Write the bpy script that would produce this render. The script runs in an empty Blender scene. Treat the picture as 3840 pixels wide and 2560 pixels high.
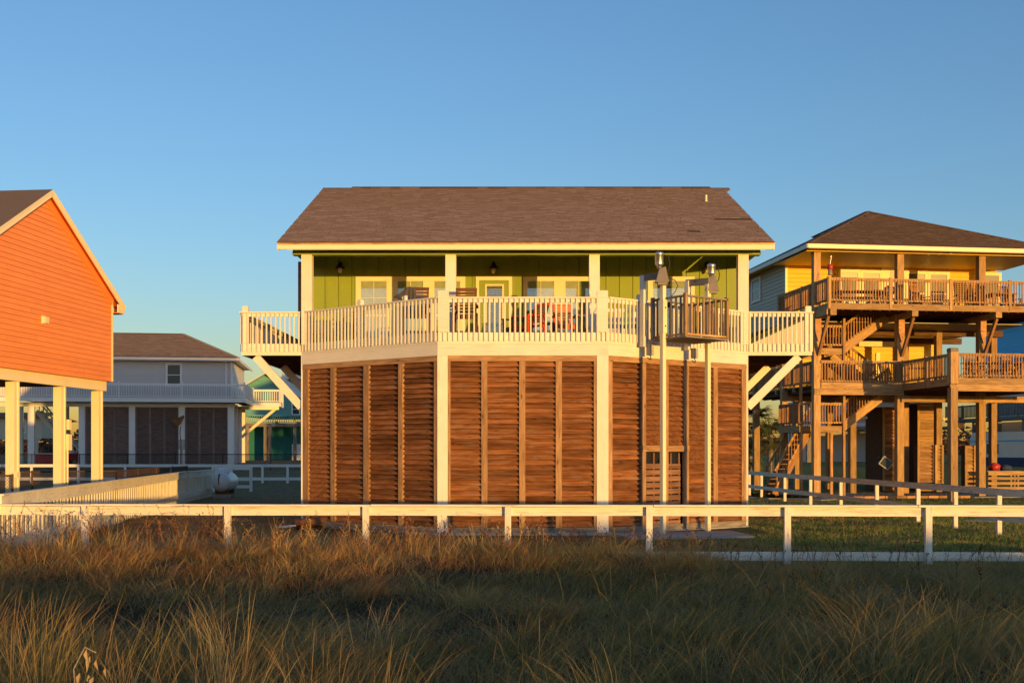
import bpy, math, random
import numpy as np
from mathutils import Vector, Matrix, noise as mnoise

random.seed(11)
rng = np.random.default_rng(11)
R = math.radians
# ------------------------------------------------------------------ camera, sky, sun, exposure
F = 4300.0            # focal length in pixels of the 3840 px wide photograph
CX, HY = 1920.0, 1690.0   # column of the optical axis, row of the horizon
CH = 1.93             # eye height above the yard

scn = bpy.context.scene
COL = scn.collection
cam_data = bpy.data.cameras.new('camera')
cam = bpy.data.objects.new('camera', cam_data)
COL.objects.link(cam)
cam.location = (0, 0, CH)
cam.rotation_euler = (R(90), 0, 0)
cam_data.sensor_width = 36.0
cam_data.lens = F / 3840.0 * 36.0
cam_data.shift_y = (HY - 1280.0) / 3840.0
cam_data.clip_start = 0.1
cam_data.clip_end = 6000.0
scn.camera = cam

SUN_AZ = R(29.5)      # to the right of straight behind the camera
SUN_EL = R(1.7)
SUN_DIR = Vector((math.sin(SUN_AZ) * math.cos(SUN_EL), -math.cos(SUN_AZ) * math.cos(SUN_EL), math.sin(SUN_EL)))
world = bpy.data.worlds.new('World')
scn.world = world
world.use_nodes = True
wn = world.node_tree.nodes
wl = world.node_tree.links
wn.clear()
sky = wn.new('ShaderNodeTexSky')
sky.sky_type = 'NISHITA'
sky.sun_disc = False
sky.sun_elevation = SUN_EL
sky.sun_rotation = math.pi - SUN_AZ
sky.altitude = 0.0
sky.air_density = 0.93
sky.dust_density = 0.3
sky.ozone_density = 2.8
bg = wn.new('ShaderNodeBackground')
bg.inputs['Strength'].default_value = 0.15
wo = wn.new('ShaderNodeOutputWorld')
wl.new(sky.outputs['Color'], bg.inputs['Color'])
wl.new(bg.outputs['Background'], wo.inputs['Surface'])

sun_data = bpy.data.lights.new('sun', 'SUN')
sun_data.energy = 2.0
sun_data.angle = R(0.5)
sun_data.color = (0.82, 0.44, 0.095)
sun = bpy.data.objects.new('sun', sun_data)
COL.objects.link(sun)
sun.rotation_euler = SUN_DIR.to_track_quat('Z', 'Y').to_euler()
sun.location = (20, -30, 12)

scn.view_settings.view_transform = 'Standard'
scn.view_settings.look = 'None'
scn.view_settings.exposure = 1.75
scn.view_settings.gamma = 1.0
scn.view_settings.use_curve_mapping = False
scn.cycles.max_bounces = 6
scn.cycles.transparent_max_bounces = 12

# ------------------------------------------------------------------ helpers
I4 = Matrix.Identity(4)
W = {}                 # world matrix of every object built

def PX(px, Y):
    return (px - CX) / F * Y
def PZ(py, Y):
    return CH + (HY - py) / F * Y

def thing(name, label, cat, loc=(0, 0, 0), rz=0.0, group=None):
    o = bpy.data.objects.new(name, None)
    COL.objects.link(o)
    o.empty_display_size = 0.3
    M = Matrix.Translation(loc) @ Matrix.Rotation(rz, 4, 'Z')
    o.matrix_basis = M
    W[o.name] = M
    o['label'] = label
    o['category'] = cat
    if group:
        o['group'] = group
    return o

def tag(o, label, cat, group=None):
    o['label'] = label
    o['category'] = cat
    if group:
        o['group'] = group
    return o

def link(name, me, parent=None, M=I4):
    """link mesh me as an object whose world matrix is M"""
    o = bpy.data.objects.new(name, me)
    COL.objects.link(o)
    W[o.name] = M.copy()
    if parent is not None:
        o.parent = parent
        o.matrix_basis = W[parent.name].inverted() @ M
    else:
        o.matrix_basis = M
    return o

def copy_tree(o, M=None, parent=None):
    c = o.copy()
    COL.objects.link(c)
    if parent is None:
        c.parent = None
        c.matrix_basis = M
        W[c.name] = M.copy()
    else:
        c.parent = parent
        W[c.name] = W[parent.name] @ c.matrix_basis
    for ch in list(o.children):
        copy_tree(ch, None, c)
    return c

class MB:
    def __init__(s):
        s.v = []; s.f = []; s.mi = []; s.sm = []
    def add(s, vs, fs, mi=0, smooth=False):
        n = len(s.v)
        s.v += [tuple(v) for v in vs]
        for f in fs:
            s.f.append([n + i for i in f]); s.mi.append(mi); s.sm.append(smooth)
        return s
    BF = [(0, 3, 2, 1), (4, 5, 6, 7), (0, 1, 5, 4), (1, 2, 6, 5), (2, 3, 7, 6), (3, 0, 4, 7)]
    def box(s, x0, x1, y0, y1, z0, z1, M=None, mi=0):
        vs = [Vector(p) for p in ((x0, y0, z0), (x1, y0, z0), (x1, y1, z0), (x0, y1, z0), (x0, y0, z1), (x1, y0, z1), (x1, y1, z1), (x0, y1, z1))]
        if M is not None:
            vs = [M @ v for v in vs]
        return s.add(vs, s.BF, mi)
    def bar(s, p0, p1, w, h, up=(0, 0, 1), M=None, mi=0):
        p0 = Vector(p0); p1 = Vector(p1)
        A = axes(p0, p1, up)
        L = (p1 - p0).length
        if M is not None:
            A = M @ A
        return s.box(-L / 2, L / 2, -w / 2, w / 2, -h / 2, h / 2, A, mi)
    def tube(s, p0, p1, r0, r1=None, n=10, mi=0, cap=True, smooth=True, M=None):
        p0 = Vector(p0); p1 = Vector(p1)
        r1 = r0 if r1 is None else r1
        A = axes(p0, p1)
        if M is not None:
            A = M @ A
        L = (p1 - p0).length
        vs = []
        for x, r in ((-L / 2, r0), (L / 2, r1)):
            for k in range(n):
                t = 2 * math.pi * k / n
                vs.append(A @ Vector((x, r * math.cos(t), r * math.sin(t))))
        fs = [(k, (k + 1) % n, n + (k + 1) % n, n + k) for k in range(n)]
        s.add(vs, fs, mi, smooth)
        if cap:
            s.add(vs, [tuple(reversed(range(n))), tuple(range(n, 2 * n))], mi)
        return s
    def path(s, pts, r, n=6, mi=0):
        for a, b in zip(pts[:-1], pts[1:]):
            s.tube(a, b, r, r, n, mi)
        return s
    def lathe(s, prof, M=I4, n=16, mi=0, smooth=True):
        """prof: list of (radius, z)"""
        vs = []
        for r, z in prof:
            for k in range(n):
                t = 2 * math.pi * k / n
                vs.append(M @ Vector((r * math.cos(t), r * math.sin(t), z)))
        fs = []
        for i in range(len(prof) - 1):
            for k in range(n):
                fs.append((i * n + k, i * n + (k + 1) % n, (i + 1) * n + (k + 1) % n, (i + 1) * n + k))
        s.add(vs, fs, mi, smooth)
        s.add([vs[k] for k in range(n)], [tuple(reversed(range(n)))], mi)
        s.add(vs[-n:], [tuple(range(n))], mi)
        return s
    def prism(s, poly, off, mi=0, M=None):
        off = Vector(off)
        a = [Vector(p) for p in poly]
        b = [p + off for p in a]
        if M is not None:
            a = [M @ p for p in a]; b = [M @ p for p in b]
        n = len(a)
        s.add(a + b, [tuple(reversed(range(n))), tuple(range(n, 2 * n))] + [(i, (i + 1) % n, n + (i + 1) % n, n + i) for i in range(n)], mi)
        return s
    def mesh(s, name, mats):
        me = bpy.data.meshes.new(name)
        me.from_pydata(s.v, [], s.f)
        for m in (mats if isinstance(mats, (list, tuple)) else [mats]):
            me.materials.append(m)
        me.polygons.foreach_set('material_index', s.mi)
        me.polygons.foreach_set('use_smooth', s.sm)
        me.update()
        return me
    def build(s, name, mats, parent=None, M=I4):
        return link(name, s.mesh(name, mats), parent, M)

def axes(p0, p1, up=(0, 0, 1)):
    p0 = Vector(p0); p1 = Vector(p1)
    d = (p1 - p0).normalized()
    u = Vector(up)
    if abs(d.dot(u)) > 0.98:
        u = Vector((0, 1, 0))
        if abs(d.dot(u)) > 0.98:
            u = Vector((1, 0, 0))
    side = u.cross(d).normalized()
    u = d.cross(side)
    m = (p0 + p1) / 2
    return Matrix(((d.x, side.x, u.x, m.x), (d.y, side.y, u.y, m.y), (d.z, side.z, u.z, m.z), (0, 0, 0, 1)))

CACHE = {}
def box_mesh(L, w, h, mat):
    k = (round(L, 2), round(w, 3), round(h, 3), mat.name)
    if k not in CACHE:
        L, w, h = k[0], k[1], k[2]
        CACHE[k] = MB().box(-L / 2, L / 2, -w / 2, w / 2, -h / 2, h / 2).mesh('bar', mat)
    return CACHE[k]

def bar(parent, name, mat, p0, p1, w, h, fr=I4, up=(0, 0, 1), roll=0.0):
    """one board or post as an object of its own, long axis = local X"""
    A = axes(p0, p1, up)
    if roll:
        A = A @ Matrix.Rotation(roll, 4, 'X')
    L = (Vector(p1) - Vector(p0)).length
    return link(name, box_mesh(L, w, h, mat), parent, fr @ A)

def frame(a, b, z=0.0):
    """frame whose x axis runs from plan point a to b, y points away from the viewer side, z up"""
    d = Vector((b[0] - a[0], b[1] - a[1], 0))
    L = d.length
    d.normalize()
    n = Vector((-d.y, d.x, 0))
    return Matrix(((d.x, n.x, 0, a[0]), (d.y, n.y, 0, a[1]), (0, 0, 1, z), (0, 0, 0, 1))), L

# ------------------------------------------------------------------ materials
def nodes(name, rough=0.6, spec=0.3):
    m = bpy.data.materials.new(name)
    m.use_nodes = True
    t = m.node_tree
    b = t.nodes['Principled BSDF']
    b.inputs['Roughness'].default_value = rough
    b.inputs['Specular IOR Level'].default_value = spec
    return m, t, b

def N(t, typ, **kw):
    n = t.nodes.new(typ)
    for k, v in kw.items():
        setattr(n, k, v)
    return n

def noise_tex(t, vec, scale, detail=4.0, rough=0.55):
    n = N(t, 'ShaderNodeTexNoise')
    n.inputs['Scale'].default_value = scale
    n.inputs['Detail'].default_value = detail
    n.inputs['Roughness'].default_value = rough
    if vec is not None:
        t.links.new(vec, n.inputs['Vector'])
    return n.outputs['Fac']

def ramp(t, fac, stops):
    r = N(t, 'ShaderNodeValToRGB')
    e = r.color_ramp.elements
    e[0].position, e[0].color = stops[0][0], (*stops[0][1], 1)
    e[1].position, e[1].color = stops[-1][0], (*stops[-1][1], 1)
    for p, c in stops[1:-1]:
        x = e.new(p)
        x.color = (*c, 1)
    t.links.new(fac, r.inputs['Fac'])
    return r.outputs['Color']

def mix(t, fac, a, b, mode='MIX'):
    m = N(t, 'ShaderNodeMix', data_type='RGBA', blend_type=mode)
    for sock, v in ((m.inputs['Factor'], fac), (m.inputs[6], a), (m.inputs[7], b)):
        if isinstance(v, (int, float)):
            sock.default_value = v
        elif isinstance(v, tuple):
            sock.default_value = (*v, 1)
        else:
            t.links.new(v, sock)
    return m.outputs[2]

def math_n(t, op, a, b=None):
    m = N(t, 'ShaderNodeMath', operation=op)
    for i, v in enumerate((a, b)):
        if v is None:
            continue
        if isinstance(v, (int, float)):
            m.inputs[i].default_value = v
        else:
            t.links.new(v, m.inputs[i])
    return m.outputs[0]

def obj_vec(t, scale=(1, 1, 1), rand=True):
    tc = N(t, 'ShaderNodeTexCoord')
    mp = N(t, 'ShaderNodeMapping')
    mp.inputs['Scale'].default_value = scale
    v = tc.outputs['Object']
    if rand:
        oi = N(t, 'ShaderNodeObjectInfo')
        k = math_n(t, 'MULTIPLY', oi.outputs['Random'], 61.0)
        cx = N(t, 'ShaderNodeCombineXYZ')
        t.links.new(k, cx.inputs[0]); t.links.new(k, cx.inputs[1]); t.links.new(k, cx.inputs[2])
        ad = N(t, 'ShaderNodeVectorMath', operation='ADD')
        t.links.new(v, ad.inputs[0]); t.links.new(cx.outputs[0], ad.inputs[1])
        v = ad.outputs[0]
    t.links.new(v, mp.inputs['Vector'])
    return mp.outputs['Vector']

def bump(t, b, h, strength=0.3, dist=0.01):
    bn = N(t, 'ShaderNodeBump')
    bn.inputs['Strength'].default_value = strength
    bn.inputs['Distance'].default_value = dist
    t.links.new(h, bn.inputs['Height'])
    t.links.new(bn.outputs['Normal'], b.inputs['Normal'])

def c3(c, k):
    return tuple(min(1.0, x * k) for x in c)

def paint(name, col, rough=0.55, var=0.10, dirt=None, dirt_amt=0.3, spec=0.3, grain=(1.2, 14, 14)):
    """paint on boards: faint grain, soft weathering, optional worn spots"""
    m, t, b = nodes(name, rough, spec)
    v = obj_vec(t, (1, 1, 1))
    vg = obj_vec(t, grain)
    n1 = noise_tex(t, v, 1.7, 5)
    n2 = noise_tex(t, vg, 3.0, 5)
    col1 = ramp(t, n1, [(0.3, c3(col, 1 - var)), (0.7, c3(col, 1 + var * 0.6))])
    col2 = mix(t, 0.35, col1, ramp(t, n2, [(0.35, c3(col, 1 - var * 1.8)), (0.6, col)]))
    if dirt:
        n3 = noise_tex(t, vg, 1.3, 8, 0.7)
        f = ramp(t, n3, [(0.58 - 0.09 * dirt_amt, (0, 0, 0)), (0.72, (min(1.0, dirt_amt * 1.5),) * 3)])
        col2 = mix(t, f, col2, dirt)
    oi = N(t, 'ShaderNodeObjectInfo')
    k = math_n(t, 'MULTIPLY_ADD', oi.outputs['Random'], 0.10)
    t.nodes[-1].inputs[2].default_value = 0.94
    col3 = mix(t, 1.0, col2, k, 'MULTIPLY')
    t.links.new(col3, b.inputs['Base Color'])
    bump(t, b, n2, 0.18, 0.004)
    return m

def wood(name, dark, mid, light, rough=0.7, tint=0.35, grain=(1.0, 22, 22), knots=True, spec=0.2, grey=None):
    m, t, b = nodes(name, rough, spec)
    vg = obj_vec(t, grain)
    v = obj_vec(t, (1, 1, 1))
    g = noise_tex(t, vg, 2.2, 7, 0.6)
    col = ramp(t, g, [(0.28, dark), (0.5, mid), (0.72, light)])
    big = noise_tex(t, obj_vec(t, (0.9, 5, 5)), 2.0, 4)
    col = mix(t, ramp(t, big, [(0.40, (0, 0, 0)), (0.68, (0.75, 0.75, 0.75))]), col, dark)
    if knots:
        vo = N(t, 'ShaderNodeTexVoronoi')
        vo.inputs['Scale'].default_value = 1.0
        t.links.new(obj_vec(t, (2.1, 5.5, 5.5)), vo.inputs['Vector'])
        kf = ramp(t, vo.outputs['Distance'], [(0.06, (0.85, 0.85, 0.85)), (0.16, (0, 0, 0))])
        col = mix(t, kf, col, c3(dark, 0.45))
    if grey:
        gn = noise_tex(t, obj_vec(t, (1.4, 6, 6)), 1.6, 6, 0.65)
        col = mix(t, ramp(t, gn, [(0.5, (0, 0, 0)), (0.72, (0.7, 0.7, 0.7))]), col, grey)
    oi = N(t, 'ShaderNodeObjectInfo')
    k = math_n(t, 'MULTIPLY_ADD', oi.outputs['Random'], tint * 2)
    t.nodes[-1].inputs[2].default_value = 1.0 - tint
    col = mix(t, 1.0, col, k, 'MULTIPLY')
    t.links.new(col, b.inputs['Base Color'])
    bump(t, b, g, 0.35, 0.006)
    return m

def plain(name, col, rough=0.5, metal=0.0, spec=0.4, var=0.08, scale=6.0):
    m, t, b = nodes(name, rough, spec)
    b.inputs['Metallic'].default_value = metal
    n1 = noise_tex(t, obj_vec(t), scale, 5)
    t.links.new(ramp(t, n1, [(0.3, c3(col, 1 - var)), (0.7, c3(col, 1 + var))]), b.inputs['Base Color'])
    return m

def glass_mat(name, tint=(0.9, 0.95, 0.95), refl=0.10):
    m = bpy.data.materials.new(name)
    m.use_nodes = True
    t = m.node_tree
    t.nodes.clear()
    tr = N(t, 'ShaderNodeBsdfTransparent')
    tr.inputs['Color'].default_value = (*tint, 1)
    gl = N(t, 'ShaderNodeBsdfGlossy')
    gl.inputs['Roughness'].default_value = 0.02
    gl.inputs['Color'].default_value = (1, 1, 1, 1)
    lw = N(t, 'ShaderNodeLayerWeight')
    lw.inputs['Blend'].default_value = 0.25
    fac = math_n(t, 'ADD', math_n(t, 'MULTIPLY', lw.outputs['Fresnel'], 0.8), refl)
    ms = N(t, 'ShaderNodeMixShader')
    out = N(t, 'ShaderNodeOutputMaterial')
    t.links.new(fac, ms.inputs[0])
    t.links.new(tr.outputs[0], ms.inputs[1])
    t.links.new(gl.outputs[0], ms.inputs[2])
    t.links.new(ms.outputs[0], out.inputs['Surface'])
    return m

def shingle_mat(name, a, b_, c, rough=0.9):
    """asphalt shingle granules; every shingle (object or island) gets its own shade"""
    m, t, b = nodes(name, rough, 0.1)
    oi = N(t, 'ShaderNodeObjectInfo')
    ge = N(t, 'ShaderNodeNewGeometry')
    k = math_n(t, 'FRACT', math_n(t, 'ADD', oi.outputs['Random'], ge.outputs['Random Per Island']))
    col = ramp(t, k, [(0.0, a), (0.5, b_), (1.0, c)])
    tc = N(t, 'ShaderNodeNewGeometry')
    n = noise_tex(t, tc.outputs['Position'], 1.1, 4)
    col = mix(t, 0.25, col, ramp(t, n, [(0.3, c3(b_, 0.78)), (0.7, c3(b_, 1.22))]), 'MIX')
    g = noise_tex(t, tc.outputs['Position'], 90.0, 2)
    col = mix(t, 0.25, col, ramp(t, g, [(0.35, c3(a, 0.6)), (0.65, c3(c, 1.3))]))
    t.links.new(col, b.inputs['Base Color'])
    return m

WHITE = paint('white_paint', (0.77, 0.73, 0.64), 0.55, 0.10, (0.45, 0.35, 0.23), 0.34)
FENCE = paint('worn_white_fence_paint', (0.76, 0.72, 0.64), 0.6, 0.13, (0.30, 0.24, 0.17), 0.62)
PLANKW = paint('mossy_white_plank_paint', (0.86, 0.80, 0.66), 0.65, 0.14, (0.30, 0.26, 0.14), 0.5)
GREEN = paint('green_wall_paint', (0.25, 0.325, 0.05), 0.5, 0.08)
DGREEN = paint('green_trim_paint', (0.26, 0.36, 0.08), 0.5, 0.08)
TRIMY = paint('cream_window_trim_paint', (0.80, 0.72, 0.50), 0.5, 0.05)
ORANGE = paint('orange_siding_paint', (0.90, 0.31, 0.09), 0.55, 0.10, (0.60, 0.22, 0.09), 0.25, grain=(0.5, 9, 9))
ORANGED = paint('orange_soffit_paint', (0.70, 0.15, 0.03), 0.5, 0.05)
CREAM = paint('cream_paint', (0.86, 0.76, 0.52), 0.5, 0.07, (0.45, 0.33, 0.18), 0.15)
YELLOW = paint('yellow_siding_paint', (0.80, 0.52, 0.045), 0.5, 0.06)
TAN = paint('tan_siding_paint', (0.46, 0.43, 0.34), 0.55, 0.05)
GREY = paint('grey_siding_paint', (0.60, 0.565, 0.56), 0.55, 0.05)
GREYW = paint('grey_white_trim_paint', (0.78, 0.76, 0.73), 0.5, 0.05)
TEAL = paint('teal_siding_paint', (0.13, 0.36, 0.34), 0.55, 0.06)
DTEAL = paint('dark_teal_paint', (0.02, 0.17, 0.15), 0.55, 0.06)
BLUE = paint('blue_siding_paint', (0.06, 0.46, 0.82), 0.5, 0.05)
SLAT = wood('red_brown_stained_louver_wood', (0.11, 0.042, 0.016), (0.29, 0.112, 0.040), (0.42, 0.19, 0.085), 0.6, 0.34, grain=(0.8, 16, 16), grey=(0.30, 0.20, 0.14))
CAVSHADE = plain('cavity_shade_paint', (0.02, 0.013, 0.009), 0.9, 0, 0.1)  # near-black colour stands in for shade behind the louver slats
PALLETW = wood('reddish_pallet_wood', (0.14, 0.07, 0.045), (0.28, 0.145, 0.095), (0.36, 0.21, 0.14), 0.8, 0.2)
FRAMEW = wood('brown_frame_wood', (0.22, 0.115, 0.055), (0.40, 0.235, 0.12), (0.52, 0.33, 0.18), 0.7, 0.16)
GREYWOOD = wood('weathered_grey_wood', (0.13, 0.11, 0.09), (0.26, 0.22, 0.18), (0.36, 0.31, 0.26), 0.8, 0.15)
PINE = wood('treated_pine', (0.27, 0.15, 0.060), (0.46, 0.28, 0.12), (0.58, 0.39, 0.20), 0.7, 0.24, grain=(0.8, 18, 18), grey=(0.34, 0.26, 0.18))
PINER = wood('reddish_pine', (0.26, 0.12, 0.05), (0.45, 0.24, 0.11), (0.52, 0.31, 0.16), 0.7, 0.28)
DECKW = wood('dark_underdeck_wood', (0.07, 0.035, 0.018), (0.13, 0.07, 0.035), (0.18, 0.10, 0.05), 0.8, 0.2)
CHAIRB = wood('dark_brown_chair_wood', (0.09, 0.035, 0.018), (0.17, 0.07, 0.035), (0.24, 0.11, 0.06), 0.5, 0.15, knots=False)
CHAIRO = paint('orange_red_chair_paint', (0.70, 0.085, 0.015), 0.45, 0.06)
CHAIRG = paint('dark_green_chair_paint', (0.02, 0.075, 0.05), 0.45, 0.06)
SHINGLE = shingle_mat('brown_shingle', (0.285, 0.205, 0.165), (0.425, 0.31, 0.25), (0.60, 0.45, 0.37))
SHEDGE = plain('shingle_edge', (0.10, 0.068, 0.052), 0.95, 0, 0.1)
SHINGD = shingle_mat('dark_brown_shingle', (0.055, 0.036, 0.028), (0.095, 0.064, 0.052), (0.21, 0.165, 0.14))
SHINGG = shingle_mat('grey_brown_shingle', (0.20, 0.155, 0.13), (0.33, 0.26, 0.215), (0.50, 0.40, 0.33))
TEALROOF = plain('pale_metal_roof', (0.50, 0.58, 0.58), 0.45, 0.0, 0.4)
GLASS = glass_mat('window_glass')
DARKGLASS = plain('dark_room', (0.03, 0.04, 0.045), 0.25, 0, 0.5)
BLIND = plain('cream_blind', (0.62, 0.58, 0.42), 0.5)
METAL = plain('galvanized_metal', (0.62, 0.60, 0.57), 0.28, 0.9, 0.5, 0.12)
DRIP = plain('rusty_drip_edge', (0.55, 0.30, 0.14), 0.5, 0.3, 0.4, 0.3)
GEARBOX = plain('grey_gearbox_metal', (0.17, 0.15, 0.14), 0.45, 0.2, 0.4, 0.15)
BLACK = plain('black_plastic', (0.012, 0.012, 0.014), 0.4)
LAMPBLK = plain('black_lamp_enamel', (0.015, 0.015, 0.022), 0.35)
BULB = plain('frosted_bulb', (0.75, 0.68, 0.55), 0.3)
BOXGREY = plain('grey_junction_box', (0.38, 0.37, 0.35), 0.45)
TANKW = plain('white_tank_paint', (0.74, 0.72, 0.70), 0.35, 0, 0.5, 0.06, 2.0)
RUST = plain('rust', (0.22, 0.09, 0.03), 0.8, 0, 0.2, 0.3)
REDP = plain('red_plastic', (0.42, 0.03, 0.03), 0.4)
CONC = plain('concrete', (0.36, 0.33, 0.29), 0.85, 0, 0.2, 0.2, 2.5)
SLABC = plain('driveway_concrete', (0.30, 0.29, 0.28), 0.85, 0, 0.2, 0.2, 1.2)
CLOTH = plain('charcoal_cloth', (0.075, 0.070, 0.072), 0.95, 0, 0.1, 0.25)
NAVY = plain('navy_cushion', (0.025, 0.045, 0.12), 0.8)
BLUEC = plain('blue_cushion', (0.05, 0.13, 0.26), 0.8)
PALEY = plain('pale_yellow_cloth', (0.78, 0.66, 0.36), 0.8)
MUGC = plain('cream_ceramic', (0.76, 0.70, 0.58), 0.3)
BRASS = plain('brass', (0.6, 0.42, 0.18), 0.3, 0.9)
BROWNT = plain('brown_downspout_paint', (0.20, 0.075, 0.04), 0.5)
# ------------------------------------------------------------------ ground
SD = (math.sin(SUN_AZ), -math.cos(SUN_AZ))         # towards the sun, in plan
def sstep(a, b, x):
    t = np.clip((x - a) / (b - a), 0, 1)
    return t * t * (3 - 2 * t)

def wav(x, y, s, ph):
    return (np.sin(x * s + ph) * np.cos(y * s * 1.17 + ph * 1.7) + 0.5 * np.sin(x * s * 2.3 + y * s * 1.9 + ph * 2.1) + 0.25 * np.sin(x * s * 4.1 - y * s * 3.7 + ph))

def ground_h(x, y):
    x = np.asarray(x, float); y = np.asarray(y, float)
    h = sstep(48, 85, y) * 1.0
    # rough dune strip between the viewer and the fence
    dune = 1.0 - sstep(14.5, 19.0, y)
    bank = sstep(14.6, 17.2, y) * (1 - sstep(18.2, 19.9, y)) * (1 - sstep(1.0, 5.0, x)) * 0.30
    near = 1.0 - sstep(2.0, 12.0, y)
    h = h + dune * (0.10 + 0.055 * wav(x, y, 0.75, 1.3) + 0.03 * wav(x, y, 1.9, 4.0)) + near * 0.24 + bank
    # dune ridge behind the viewer, it keeps the evening sun off the low ground
    p = x * SD[0] + y * SD[1]
    q = x * -SD[1] + y * -SD[0] * -1.0
    q = x * 0.866 + y * 0.5
    crest = 1.52 + 0.14 * sstep(9.3, 10.8, q) * (1 - sstep(15, 18, q)) - 0.34 * sstep(15.5, 18.5, q) - 0.08 * sstep(4.4, 5.6, q) * (1 - sstep(8.6, 9.6, q)) + 0.07 * np.sin(q * 0.9 + 0.6) + 0.05 * np.sin(q * 2.1) + 0.035 * np.sin(q * 4.7 + 1.0)
    h = h + np.exp(-((p - 38.0) / 5.0) ** 2) * crest * (1 - sstep(-8, 2, y) * (p < 20))
    yard = sstep(19, 22, y) * (1 - sstep(41, 45, y)) * (1 - sstep(10.6, 11.6, x)) * np.maximum(sstep(6.0, 7.2, x), np.maximum(1 - sstep(-7.0, -5.8, x), (1 - sstep(23.0, 24.4, y))))
    h = h + (0.045 * wav(x, y, 1.25, 0.4) + 0.012 * wav(x, y, 4.1, 1.4)) * yard
    return h

def build_ground():
    ys = np.concatenate([np.linspace(-90, -12, 70), np.linspace(-11, 24, 120), np.linspace(24.6, 60, 60), np.linspace(62, 130, 30), np.geomspace(140, 3500, 16)])
    nx = 150
    verts = []; faces = []
    us = np.linspace(-1, 1, nx)
    us = np.sign(us) * np.abs(us) ** 1.7
    for y in ys:
        hw = 70.0 if y < 60 else 70 + (y - 60) * 1.2
        xs = us * hw
        zs = ground_h(xs, np.full_like(xs, y))
        verts += [(a, y, b) for a, b in zip(xs, zs)]
    for j in range(len(ys) - 1):
        for i in range(nx - 1):
            a = j * nx + i
            faces.append((a, a + 1, a + nx + 1, a + nx))
    me = bpy.data.meshes.new('ground')
    me.from_pydata(verts, [], faces)
    me.polygons.foreach_set('use_smooth', [True] * len(faces))
    m, t, b = nodes('lawn_and_sand', 0.95, 0.1)
    geo = N(t, 'ShaderNodeNewGeometry')
    pos = geo.outputs['Position']
    n1 = noise_tex(t, pos, 0.33, 5)
    n2 = noise_tex(t, pos, 3.0, 6, 0.65)
    n3 = noise_tex(t, pos, 26.0, 4, 0.7)
    brown = ramp(t, n2, [(0.3, (0.13, 0.085, 0.042)), (0.5, (0.24, 0.16, 0.075)), (0.7, (0.34, 0.24, 0.115))])
    green = ramp(t, n2, [(0.3, (0.075, 0.12, 0.025)), (0.7, (0.17, 0.225, 0.05))])
    sx = N(t, 'ShaderNodeSeparateXYZ')
    t.links.new(pos, sx.inputs[0])
    right = math_n(t, 'MULTIPLY', math_n(t, 'SUBTRACT', sx.outputs[0], 4.5), 0.12)
    f = math_n(t, 'ADD', n1, math_n(t, 'MINIMUM', right, 0.14))
    col = mix(t, ramp(t, f, [(0.50, (0, 0, 0)), (0.62, (0.9, 0.9, 0.9))]), brown, green)
    # bare thatch in the dune strip
    strip = math_n(t, 'MULTIPLY', math_n(t, 'SUBTRACT', 19.5, sx.outputs[1]), 0.5)
    strip = ramp(t, strip, [(0.0, (0, 0, 0)), (1.0, (1, 1, 1))])
    thatch = ramp(t, n2, [(0.3, (0.035, 0.026, 0.016)), (0.7, (0.09, 0.066, 0.038))])
    col = mix(t, strip, col, thatch)
    col = mix(t, 0.35, col, ramp(t, n3, [(0.3, (0.4, 0.4, 0.4)), (0.7, (1, 1, 1))]), 'MULTIPLY')
    t.links.new(col, b.inputs['Base Color'])
    bump(t, b, n3, 0.8, 0.04)
    me.materials.append(m)
    o = link('ground', me)
    o['kind'] = 'structure'
    return o
build_ground()

def slab(name, pts, z, th, mat):
    o = MB().prism([(x, y, z - th) for x, y in pts], (0, 0, th)).build(name, mat)
    o['kind'] = 'structure'
    return o

# ------------------------------------------------------------------ green house in the middle
def shingles(roof, origin, udir, vdir, ulen, vlen, inside, mats, individual=0, course=0.14, wmin=0.20, wmax=0.36, skip=None, name='shingle', th=0.016):
    """courses of shingles laid over a roof plane; the lowest ones are objects of their own"""
    o = Vector(origin); u = Vector(udir).normalized(); v = Vector(vdir).normalized()
    n = u.cross(v).normalized()
    if n.z < 0:
        n = -n
    big = MB()
    cnt = 0
    nc = int(vlen / course)
    for c in range(nc):
        x = -rng.random() * wmax
        while x < ulen:
            w = wmin + rng.random() * (wmax - wmin)
            x0, x1 = max(0.0, x), min(ulen, x + w)
            x += w
            if x1 - x0 < 0.04 or not inside((x0 + x1) / 2, (c + 0.5) * course):
                continue
            if skip and skip((x0 + x1) / 2, (c + 0.5) * course):
                continue
            lo = c * course - 0.02 - rng.random() * 0.004
            hi = lo + course * 1.35
            t = th * (0.85 + 0.3 * rng.random())
            g = 0.004
            a0 = o + u * (x0 + g) + v * lo; a1 = o + u * (x1 - g) + v * lo
            b0 = o + u * (x0 + g) + v * hi; b1 = o + u * (x1 - g) + v * hi
            vs = [a0 + n * 0.002, a1 + n * 0.002, b1 - n * 0.004, b0 - n * 0.004, a0 + n * (t + 0.006), a1 + n * (t + 0.006), b1 + n * 0.003, b0 + n * 0.003]
            if cnt < individual:
                m = MB()
                m.add(vs, [(4, 5, 6, 7)], 0)
                m.add(vs, [(0, 3, 2, 1), (0, 1, 5, 4), (1, 2, 6, 5), (2, 3, 7, 6), (3, 0, 4, 7)], 1)
                m.build(name, mats, roof)
                cnt += 1
            else:
                big.add(vs, [(4, 5, 6, 7), (0, 3, 2, 1), (0, 1, 5, 4), (1, 2, 6, 5), (2, 3, 7, 6), (3, 0, 4, 7)], 0)
                for i in range(1, 6):
                    big.mi[-i] = 1
    if big.v:
        s = big.build('upper_shingles' if individual else 'shingles', mats, roof)
        s['kind'] = 'stuff'

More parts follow.
